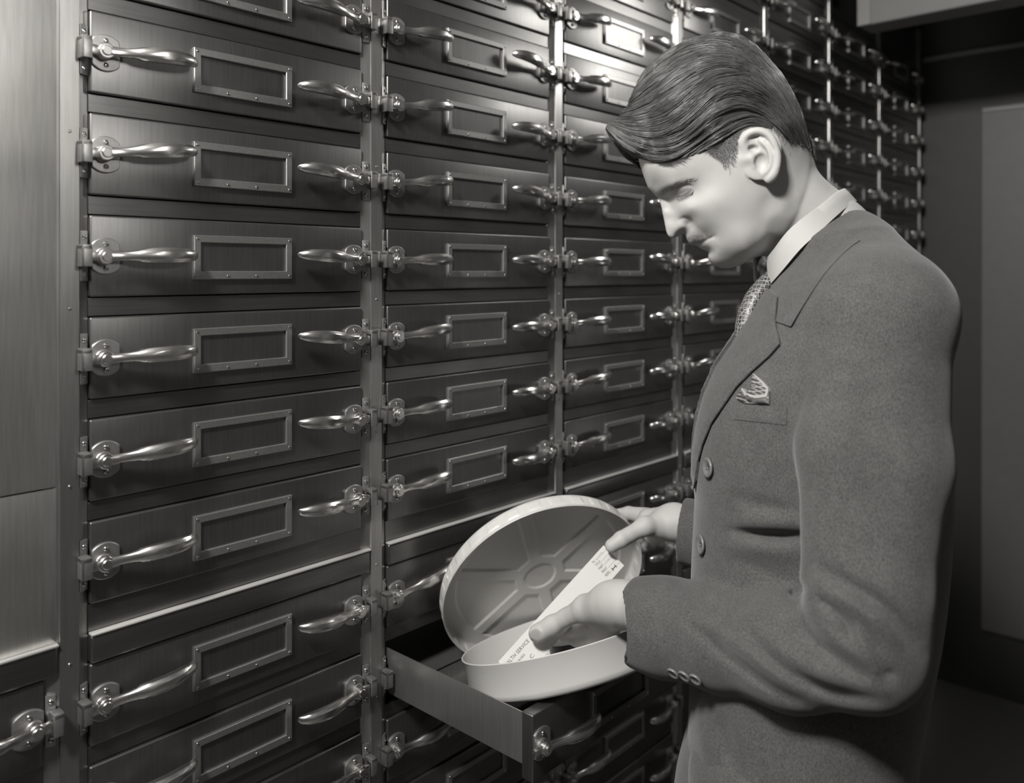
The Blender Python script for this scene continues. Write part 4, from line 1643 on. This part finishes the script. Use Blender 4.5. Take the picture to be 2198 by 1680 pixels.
L.new(mx_.outputs[0], mc.inputs['Factor']); L.new(mc.outputs['Result'], b.inputs['Base Color'])
b.inputs['Roughness'].default_value = 0.6
M['silk'] = m
M['silk_plain'] = plain('silk_band', 0.07, 0.6)
M['silk_edge'] = plain('silk_edge', 0.28, 0.6)
hk = drape('pocket_handkerchief', [(1584, 855), (1597, 836), (1606, 843), (1618, 834), (1617, 815), (1622, 806), (1636, 816), (1648, 830), (1654, 842), (1653, 868), (1636, 868), (1602, 866)], 0.0045, M['silk'], man, step=5)
drape('hem_band', [(1600, 838), (1607, 851), (1628, 856), (1650, 853), (1652, 867), (1634, 867), (1610, 862), (1596, 850)], 0.0065, M['silk_plain'], hk, step=5)
drape('hem_edge', [(1598, 836), (1601, 835), (1609, 846), (1628, 851), (1647, 848), (1652, 836), (1655, 840), (1651, 853), (1628, 856), (1606, 851)], 0.0072, M['silk_edge'], hk, step=5)
drape('hem_edge', [(1621, 805), (1625, 806), (1640, 819), (1654, 834), (1654, 840), (1650, 836), (1637, 822)], 0.0066, M['silk_edge'], hk, step=5)

# ------------------------------------------------------------------ shirt collar and tie
T = arc_depth([(1813, 404), (1795, 413), (1757, 443), (1718, 471), (1687, 499), (1661, 533), (1646, 552)], 0.0655, 1813, 1646)
B = arc_depth([(1838, 431), (1826, 436), (1795, 463), (1757, 499), (1719, 534), (1682, 578), (1652, 613)], 0.0740, 1838, 1652)
ring_band('shirt_collar', T, B, M['shirt'], 0.0018, pxz(1735, 505, HZ2))

m, nt, b = new_mat('patterned_silk_tie')
N, L = nt.nodes, nt.links
tc = N.new('ShaderNodeTexCoord')
vo = N.new('ShaderNodeTexVoronoi'); vo.feature = 'DISTANCE_TO_EDGE'; vo.inputs['Scale'].default_value = 210; vo.inputs['Randomness'].default_value = 0.25
v2 = N.new('ShaderNodeTexVoronoi'); v2.feature = 'F1'; v2.inputs['Scale'].default_value = 210; v2.inputs['Randomness'].default_value = 0.25
for v in (vo, v2): L.new(tc.outputs['Object'], v.inputs['Vector'])
l1 = N.new('ShaderNodeMath'); l1.operation = 'LESS_THAN'; l1.inputs[1].default_value = 0.10; L.new(vo.outputs['Distance'], l1.inputs[0])
l2 = N.new('ShaderNodeMath'); l2.operation = 'LESS_THAN'; l2.inputs[1].default_value = 0.16; L.new(v2.outputs['Distance'], l2.inputs[0])
mxm = N.new('ShaderNodeMath'); mxm.operation = 'MAXIMUM'; L.new(l1.outputs[0], mxm.inputs[0]); L.new(l2.outputs[0], mxm.inputs[1])
mc = N.new('ShaderNodeMix'); mc.data_type = 'RGBA'; mc.inputs['A'].default_value = g(0.025); mc.inputs['B'].default_value = g(0.20)
L.new(mxm.outputs[0], mc.inputs['Factor']); L.new(mc.outputs['Result'], b.inputs['Base Color'])
b.inputs['Roughness'].default_value = 0.45
M['tie'] = m


def tie():
    ed = [(1654, 566, 1.055, .010), (1641, 582, 1.052, .014), (1620, 602, 1.048, .016), (1606, 618, 1.044, .015), (1597, 630, 1.042, .015), (1582, 662, 1.040, .017), (1574, 696, 1.038, .019), (1571, 733, 1.036, .020), (1575, 780, 1.036, .020)]
    rings = []
    for x, y, z, w in ed:
        t_ = 0.013
        e = pxz(x, y, z)
        c = e - TF * t_ + TL * 0.0 + np.array([0.002, 0, 0])
        rings.append([c + TL * w * math.cos(a) + TF * t_ * math.sin(a) for a in np.linspace(0, 2 * PI, 20, endpoint=False)])
    V = np.array(rings).reshape(-1, 3)
    n = 20
    F = [(i * n + q, i * n + (q + 1) % n, (i + 1) * n + (q + 1) % n, (i + 1) * n + q) for i in range(len(rings) - 1) for q in range(n)]
    o = wear('necktie', V, F, M['tie'])
    bm = bmesh.new(); bm.from_mesh(o.data)
    bmesh.ops.holes_fill(bm, edges=bm.edges)
    bmesh.ops.recalc_face_normals(bm, faces=bm.faces); bm.to_mesh(o.data); bm.free()
    return o


tie()
# white shirt front filling the opening of the jacket

def shirt_f(P, c=None, r=None):
    D = P - np.stack([np.interp(P[:, 1], sY, sX), P[:, 1], np.full(len(P), TZ)], 1)
    wv = np.interp(P[:, 1], [0.0, 0.13], [0.026, 0.010])
    d = smax(torso_sdf(P) - 0.0015, -(torso_sdf(P) + 0.008), 0.002)
    d = np.maximum(d, np.abs(D @ TL + 0.040) - wv)
    return np.maximum(np.maximum(d, -(D @ TF)), np.maximum(0.01 - P[:, 1], P[:, 1] - 0.045))


SV, SQ = nets(shirt_f, [0.20, 0.0, 0.94], [0.45, 0.22, 1.12], 0.003)
wear('shirt', relax(SV, SQ, 1), SQ, M['shirt'])

# trousers and shoes down to the floor
cxh = float(np.interp(0.62, sY, sX))
hip = np.array([cxh, 0.60, TZ])
lp = [RC(hip + TL * 0.05, hip - TL * 0.05, 0.122, 0.122, 0.05)]
for s in (1, -1):
    h0 = hip + TL * 0.088 * s
    kn = h0 + np.array([0, 0.42, 0]) + TF * 0.01
    an = h0 + np.array([0, 0.815, 0]) - TF * 0.02
    lp += [RC(h0, kn, 0.108, 0.078, 0.03), RC(kn, an, 0.078, 0.066, 0.02)]
lu = union(lp)
TV, TQ = nets(lambda P, c, r: np.maximum(lu(P, c, r), P[:, 1] - 1.445), [0.1, 0.44, 0.7], [0.68, 1.47, 1.36], 0.006)
wear('trousers', relax(TV, TQ, 2), TQ, M['tweed_dark'])
for s in (1, -1):
    an = hip + TL * 0.088 * s - TF * 0.02
    an[1] = 1.44
    su = union([RC(an + TF * -0.05, an + TF * 0.05, 0.042, 0.040, 0.03), RC(an + TF * 0.05 + [0, 0.015, 0], an + TF * 0.18 + [0, 0.028, 0], 0.042, 0.032, 0.03)])
    V_, Q_ = nets(lambda P, c, r: np.maximum(su(P, c, r), P[:, 1] - 1.4985), an + [-0.32, -0.1, -0.2], an + [0.2, 0.08, 0.2], 0.005)
    wear('shoe', relax(V_, Q_, 1), Q_, M['shoe'])

# ------------------------------------------------------------------ hair
def hair_mat(name, base, rough=0.42):
    m, nt, b = new_mat(name)
    N, L = nt.nodes, nt.links
    tc = N.new('ShaderNodeTexCoord')
    n1 = N.new('ShaderNodeTexNoise'); n1.inputs['Scale'].default_value = 160; n1.inputs['Detail'].default_value = 3
    L.new(tc.outputs['Object'], n1.inputs['Vector'])
    mx = N.new('ShaderNodeMix'); mx.data_type = 'RGBA'
    mx.inputs['A'].default_value = g(base * 0.6); mx.inputs['B'].default_value = g(base * 1.4)
    L.new(n1.outputs['Fac'], mx.inputs['Factor']); L.new(mx.outputs['Result'], b.inputs['Base Color'])
    b.inputs['Roughness'].default_value = rough
    b.inputs['Specular IOR Level'].default_value = 0.8
    return m


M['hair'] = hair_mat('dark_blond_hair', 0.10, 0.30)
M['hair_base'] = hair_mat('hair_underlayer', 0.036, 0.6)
HAIR_TOP = [(1371, 343), (1353, 337), (1323, 313), (1308, 291), (1300, 273), (1306, 262), (1330, 252), (1346, 231), (1354, 204), (1368, 175), (1400, 133), (1450, 97), (1500, 74), (1553, 64), (1593, 72), (1625, 93), (1654, 126), (1686, 165), (1711, 208), (1728, 254), (1739, 297), (1747, 334)]
# underlayer stops short of the clipped sides, which only carry short hairs
MASK = HAIR_TOP + [(1744, 308), (1728, 288), (1704, 268), (1676, 254), (1640, 247), (1606, 254), (1582, 274), (1562, 304), (1544, 328), (1507, 320), (1482, 325), (1464, 342), (1443, 355), (1414, 356), (1393, 350)]
FADE = [(1748, 347), (1722, 353), (1698, 349), (1688, 322), (1686, 316), (1678, 298), (1660, 278), (1636, 269), (1607, 277), (1590, 295), (1582, 326), (1578, 360), (1571, 378), (1556, 360), (1545, 343), (1528, 329), (1507, 321), (1538, 316), (1556, 294), (1578, 264), (1606, 244), (1640, 237), (1678, 245), (1706, 260), (1730, 282), (1745, 300)]
HOUT = np.array(HAIR_TOP + [(1730, 400), (1650, 470), (1520, 470), (1420, 420)], float)


def hair_field():
    arc = np.array(HAIR_TOP, float)
    o2 = []
    for a, b in zip(arc[:-1], arc[1:]):
        n = max(1, int(np.linalg.norm(b - a) / 9))
        o2 += [a + (b - a) * i / n for i in range(n)]
    o2 = np.array(o2 + [arc[-1]])
    gx, gy = np.meshgrid(np.arange(1380, 1740, 26), np.arange(110, 470, 26))
    Gp = np.stack([gx, gy], -1).reshape(-1, 2).astype(float)
    dh = poly_sdf(Gp, np.array(FACE_OUT, float)); dm = poly_sdf(Gp, np.array(MASK, float))
    keep = (dh < -26)
    Gp, dh, dm = Gp[keep], dh[keep], dm[keep]
    th = 0.0003 + 0.0084 * np.clip(-dm / 60.0, 0, 1)
    w = half_width(Gp) + th
    extra = np.array([(1345, 290, .030), (1330, 285, .022), (1375, 315, .046), (1400, 330, .050), (1360, 250, .038), (1385, 270, .048)])
    pts = np.concatenate([o2, Gp, extra[:, :2]]); val = np.concatenate([np.zeros(len(o2)), w ** 2, extra[:, 2] ** 2])
    f = tps(pts, val * 1e3, 2e-3)
    x0, y0, x1, y1 = BOX
    xs, ys = np.arange(x0, x1 + 1.0), np.arange(y0, y1 + 1.0)
    G = np.stack(np.meshgrid(xs, ys), -1).reshape(-1, 2)
    d = poly_sdf(G, HOUT)
    u = np.full(len(G), -0.01)
    nr = d < 2
    u[nr] = f(G[nr]) / 1e3
    u = np.where(d < 0, np.maximum(u, 2 * 0.004 * (-d) * MM), -2 * 0.02 * np.maximum(d, 0) * MM)
    # wavy locks
    U = u.reshape(len(ys), len(xs))
    for _ in range(2):
        p = np.pad(U, 1, mode='edge')
        U = (p[:-2, 1:-1] + p[2:, 1:-1] + p[1:-1, :-2] + p[1:-1, 2:] + 2 * p[1:-1, 1:-1]) / 6.0
    gy_, gx_ = np.gradient(U, MM)
    Dm = poly_sdf(G, np.array(MASK, float)).reshape(len(ys), len(xs)) * MM
    return U, np.sqrt(gx_ ** 2 + gy_ ** 2), Dm


UH, GH, DM = hair_field()


def hair_f(P, c=None, r=None):
    q = proj(P)
    u, gr, dm = look_(UH, q), look_(GH, q), look_(DM, q)
    z = P[:, 2] - HZ
    d = (z * z - u) / np.sqrt(4 * z * z + gr * gr + 1e-5)
    ox = np.maximum(np.maximum(BOX[0] - q[:, 0], q[:, 0] - BOX[2]), np.maximum(BOX[1] - q[:, 1], q[:, 1] - BOX[3])) * MM
    d = smax(d, dm, 0.006)
    inner = head_sdf(P) + 0.004
    return np.maximum(np.maximum(d, -inner), ox)


HV, HQ = nets(hair_f, [0.105, -0.315, 0.965], [0.39, -0.10, 1.155], 0.0018)
HV = relax(HV, HQ, 1, 0.5)
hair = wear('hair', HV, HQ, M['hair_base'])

zz_ = lambda pts: [(1250 + a / 2.8, 40 + b / 2.8) for a, b in pts]
GUIDE = [zz_([(150, 655), (230, 755), (330, 825), (450, 862), (560, 846), (670, 780), (740, 720)]),
         zz_([(148, 645), (260, 722), (400, 775), (540, 772), (660, 705), (760, 610), (860, 560)]),
         zz_([(165, 625), (300, 680), (450, 690), (580, 640), (700, 530), (810, 440), (940, 400)]),
         zz_([(210, 600), (320, 600), (450, 560), (560, 490), (680, 395), (800, 325), (950, 310)]),
         zz_([(262, 540), (360, 470), (470, 390), (600, 300), (740, 240), (900, 235), (1050, 310)]),
         zz_([(305, 440), (385, 350), (480, 270), (620, 185), (780, 150), (930, 180), (1090, 290)]),
         zz_([(350, 345), (440, 245), (560, 165), (700, 104), (850, 78), (970, 112), (1085, 205)])]
BACK = [zz_([(760, 610), (860, 560), (960, 540), (1050, 560), (1120, 600), (1180, 660), (1230, 720)]),
        zz_([(820, 440), (940, 400), (1040, 430), (1130, 490), (1200, 570), (1260, 660), (1310, 760)]),
        zz_([(900, 235), (1000, 270), (1090, 340), (1170, 430), (1240, 540), (1300, 660), (1350, 770)]),
        zz_([(850, 80), (970, 112), (1085, 205), (1190, 320), (1275, 460), (1335, 610), (1380, 790)])]
SIDE = [zz_([(560, 840), (650, 770), (740, 700), (830, 640), (930, 590), (1040, 575), (1150, 630)]),
        zz_([(620, 830), (700, 775), (780, 725), (860, 680), (940, 635), (1040, 610), (1140, 660)]),
        zz_([(700, 800), (760, 770), (820, 735), (870, 705), (930, 670), (1000, 640), (1060, 635)])]
hr = np.random.RandomState(4)


def tube_set(lines, radii):
    """three sided tapering hairs from point lists (k, n, 3)"""
    L_ = np.asarray(lines)
    k, n, _ = L_.shape
    T = np.gradient(L_, axis=1)
    T /= np.linalg.norm(T, axis=2, keepdims=True) + 1e-12
    A_ = np.cross(T, np.array([0.2, 0.35, 1.0])); A_ /= np.linalg.norm(A_, axis=2, keepdims=True) + 1e-12
    B_ = np.cross(T, A_)
    rad = np.asarray(radii)[:, None, None] * (1 - 0.75 * np.linspace(0, 1, n)[None, :, None] ** 2)
    rings = np.stack([L_ + rad * (math.cos(a) * A_ + math.sin(a) * B_) for a in (0, 2.094, 4.189)], 2)
    V = rings.reshape(-1, 3)
    idx = np.arange(k * n * 3).reshape(k, n, 3)
    Q = []
    for j in range(3):
        j2 = (j + 1) % 3
        Q.append(np.stack([idx[:, :-1, j], idx[:, :-1, j2], idx[:, 1:, j2], idx[:, 1:, j]], -1).reshape(-1, 4))
    return V, np.concatenate(Q)


def to_surface(q, lift, U=None):
    """pixel path -> points on the near side of the relief"""
    U = UH if U is None else U
    w = np.sqrt(np.maximum(look_(U, q.reshape(-1, 2)), 0)).reshape(q.shape[:2])
    z = HZ - w - lift
    return np.stack([(q[..., 0] - CX) / FPX * z, (q[..., 1] - CY) / FPX * z, z], -1)


def strands(guides, count, n=14):
    gs = [spline(gd, 5) for gd in guides]
    m = min(len(x) for x in gs)
    gs = np.array([x[:m] for x in gs])
    lam = hr.uniform(0, len(gs) - 1.001, count)
    i = lam.astype(int); f = (lam - i)[:, None, None]
    full = gs[i] * (1 - f) + gs[i + 1] * f
    s0 = hr.uniform(-0.05, 0.75, count).clip(0, 1); ln = hr.uniform(0.22, 0.5, count)
    t = (s0[:, None] + ln[:, None] * np.linspace(0, 1, n)[None]).clip(0, 1) * (m - 1.001)
    j = t.astype(int); ft = (t - j)[..., None]
    k = np.arange(count)[:, None]
    P = full[k, j] * (1 - ft) + full[k, j + 1] * ft
    ph = hr.uniform(0, 6.28, count)[:, None]; am = hr.uniform(0.3, 2.2, count)[:, None]
    w = np.linspace(0, 1, n)[None]
    P[..., 0] += am * np.sin(ph + 4 * w); P[..., 1] += am * np.cos(ph * 1.7 + 3.5 * w)
    clump = 0.0022 * np.sin(lam * 9.0)[:, None] * np.sin(2.5 * w + lam[:, None] * 2)
    lift = hr.uniform(-0.0004, 0.0024, count)[:, None] + clump
    return P, lift


P1, l1_ = strands(GUIDE, 2600); P2, l2_ = strands(BACK, 1500)
P3, l3_ = strands(SIDE, 700)
S = np.concatenate([to_surface(P1, l1_), to_surface(P2, l2_), to_surface(P3, l3_ * 0.6)])
far = S[::2].copy(); far[..., 2] = 2 * HZ - far[..., 2]
V_, Q_ = tube_set(np.concatenate([S, far]), np.concatenate([hr.uniform(0.00022, 0.00042, len(S)), hr.uniform(0.00022, 0.00042, len(far))]))
st_ = wear('combed_strands', V_, Q_, M['hair'], hair)
st_['kind'] = 'stuff'


def short_hairs(poly, count, length, dirn, U, keep=None, spread=0.5, lift=0.0006, n=4):
    poly = np.array(poly, float)
    lo, hi = poly.min(0), poly.max(0)
    out = []
    while len(out) < count:
        q = hr.uniform(lo, hi, (count * 3, 2))
        dd = poly_sdf(q, poly)
        ok = dd < 0
        if keep is not None: ok &= hr.uniform(0, 1, len(q)) < keep(q)
        out += list(q[ok])
    q = np.array(out[:count])
    a = math.atan2(dirn[1], dirn[0]) + hr.normal(0, spread, count)
    ln = length * hr.uniform(0.6, 1.2, count)
    w = np.linspace(0, 1, n)[None]
    P = np.stack([q[:, :1] + np.cos(a)[:, None] * ln[:, None] * w, q[:, 1:] + np.sin(a)[:, None] * ln[:, None] * w], -1)
    return to_surface(P, lift * w * hr.uniform(0.6, 1.6, count)[:, None] - 0.0001, U)


# clipped sides: dense near the top, thinning to nothing at the hairline
up_edge = np.array([(1507, 321), (1544, 326), (1562, 302), (1582, 272), (1606, 252), (1640, 245), (1676, 252), (1704, 266), (1728, 286), (1745, 306)], float)


def thin(q):
    d, _, _ = seg_dist(q, up_edge)
    return np.clip(1.0 - d / 46.0, 0.03, 1) ** 1.5


SH = [short_hairs(FADE, 7000, 9, (0.35, 0.95), U_, thin, 0.5, 0.0012)]
EDGE = [(1393, 350), (1414, 357), (1443, 357), (1464, 344), (1482, 327), (1507, 322), (1530, 331), (1520, 312), (1480, 314), (1440, 342), (1400, 340)]
SH.append(short_hairs(EDGE, 500, 18, (1.0, -0.25), UH, None, 0.4, 0.0015))
R = np.concatenate(SH)
far = R[::2].copy(); far[..., 2] = 2 * HZ - far[..., 2]
V_, Q_ = tube_set(np.concatenate([R, far]), np.full(len(R) + len(far), 0.00014))
cs_ = wear('clipped_sides', V_, Q_, M['hair'], hair)
cs_['kind'] = 'stuff'

BROW = [(1412, 417), (1428, 404), (1450, 393), (1476, 385), (1494, 386), (1480, 393), (1456, 402), (1434, 414), (1418, 421)]
R = short_hairs(BROW, 120, 8, (0.93, -0.36), U_, None, 0.25, 0.0012)
far = R.copy(); far[..., 2] = 2 * HZ - far[..., 2]
for nm, X in (('eyebrow', R), ('eyebrow', far)):
    V_, Q_ = tube_set(X, np.full(len(X), 0.00012))
    wear(nm, V_, Q_, M['hair'])
MOUST = [(1474, 507), (1478, 519), (1490, 524), (1502, 519), (1518, 511), (1528, 505), (1516, 499), (1498, 500), (1484, 500)]
M['stubble'] = hair_mat('blond_stubble', 0.26)
R = short_hairs(MOUST, 420, 5, (0.35, 0.94), U_, None, 0.35, 0.0010)
far = R.copy(); far[..., 2] = 2 * HZ - far[..., 2]
V_, Q_ = tube_set(np.concatenate([R, far]), np.full(2 * len(R), 0.00010))
mo = wear('moustache', V_, Q_, M['stubble'])
mo['kind'] = 'stuff'
# lashes along the lowered upper lid
q = spline([(1455, 424), (1464, 424), (1474, 419), (1483, 412.5), (1488, 408)], 9)
P = np.stack([np.stack([q[:, 0] + k * -2.5, q[:, 1] + k * 6.0], -1) for k in np.linspace(0, 1, 4)], 1)
R = to_surface(P, 0.0032 * np.linspace(0.1, 1, 4)[None] * np.ones((len(P), 1)), U_)
far = R.copy(); far[..., 2] = 2 * HZ - far[..., 2]
V_, Q_ = tube_set(np.concatenate([R, far]), np.full(2 * len(R), 0.00030))
wear('eyelashes', V_, Q_, M['hair'])
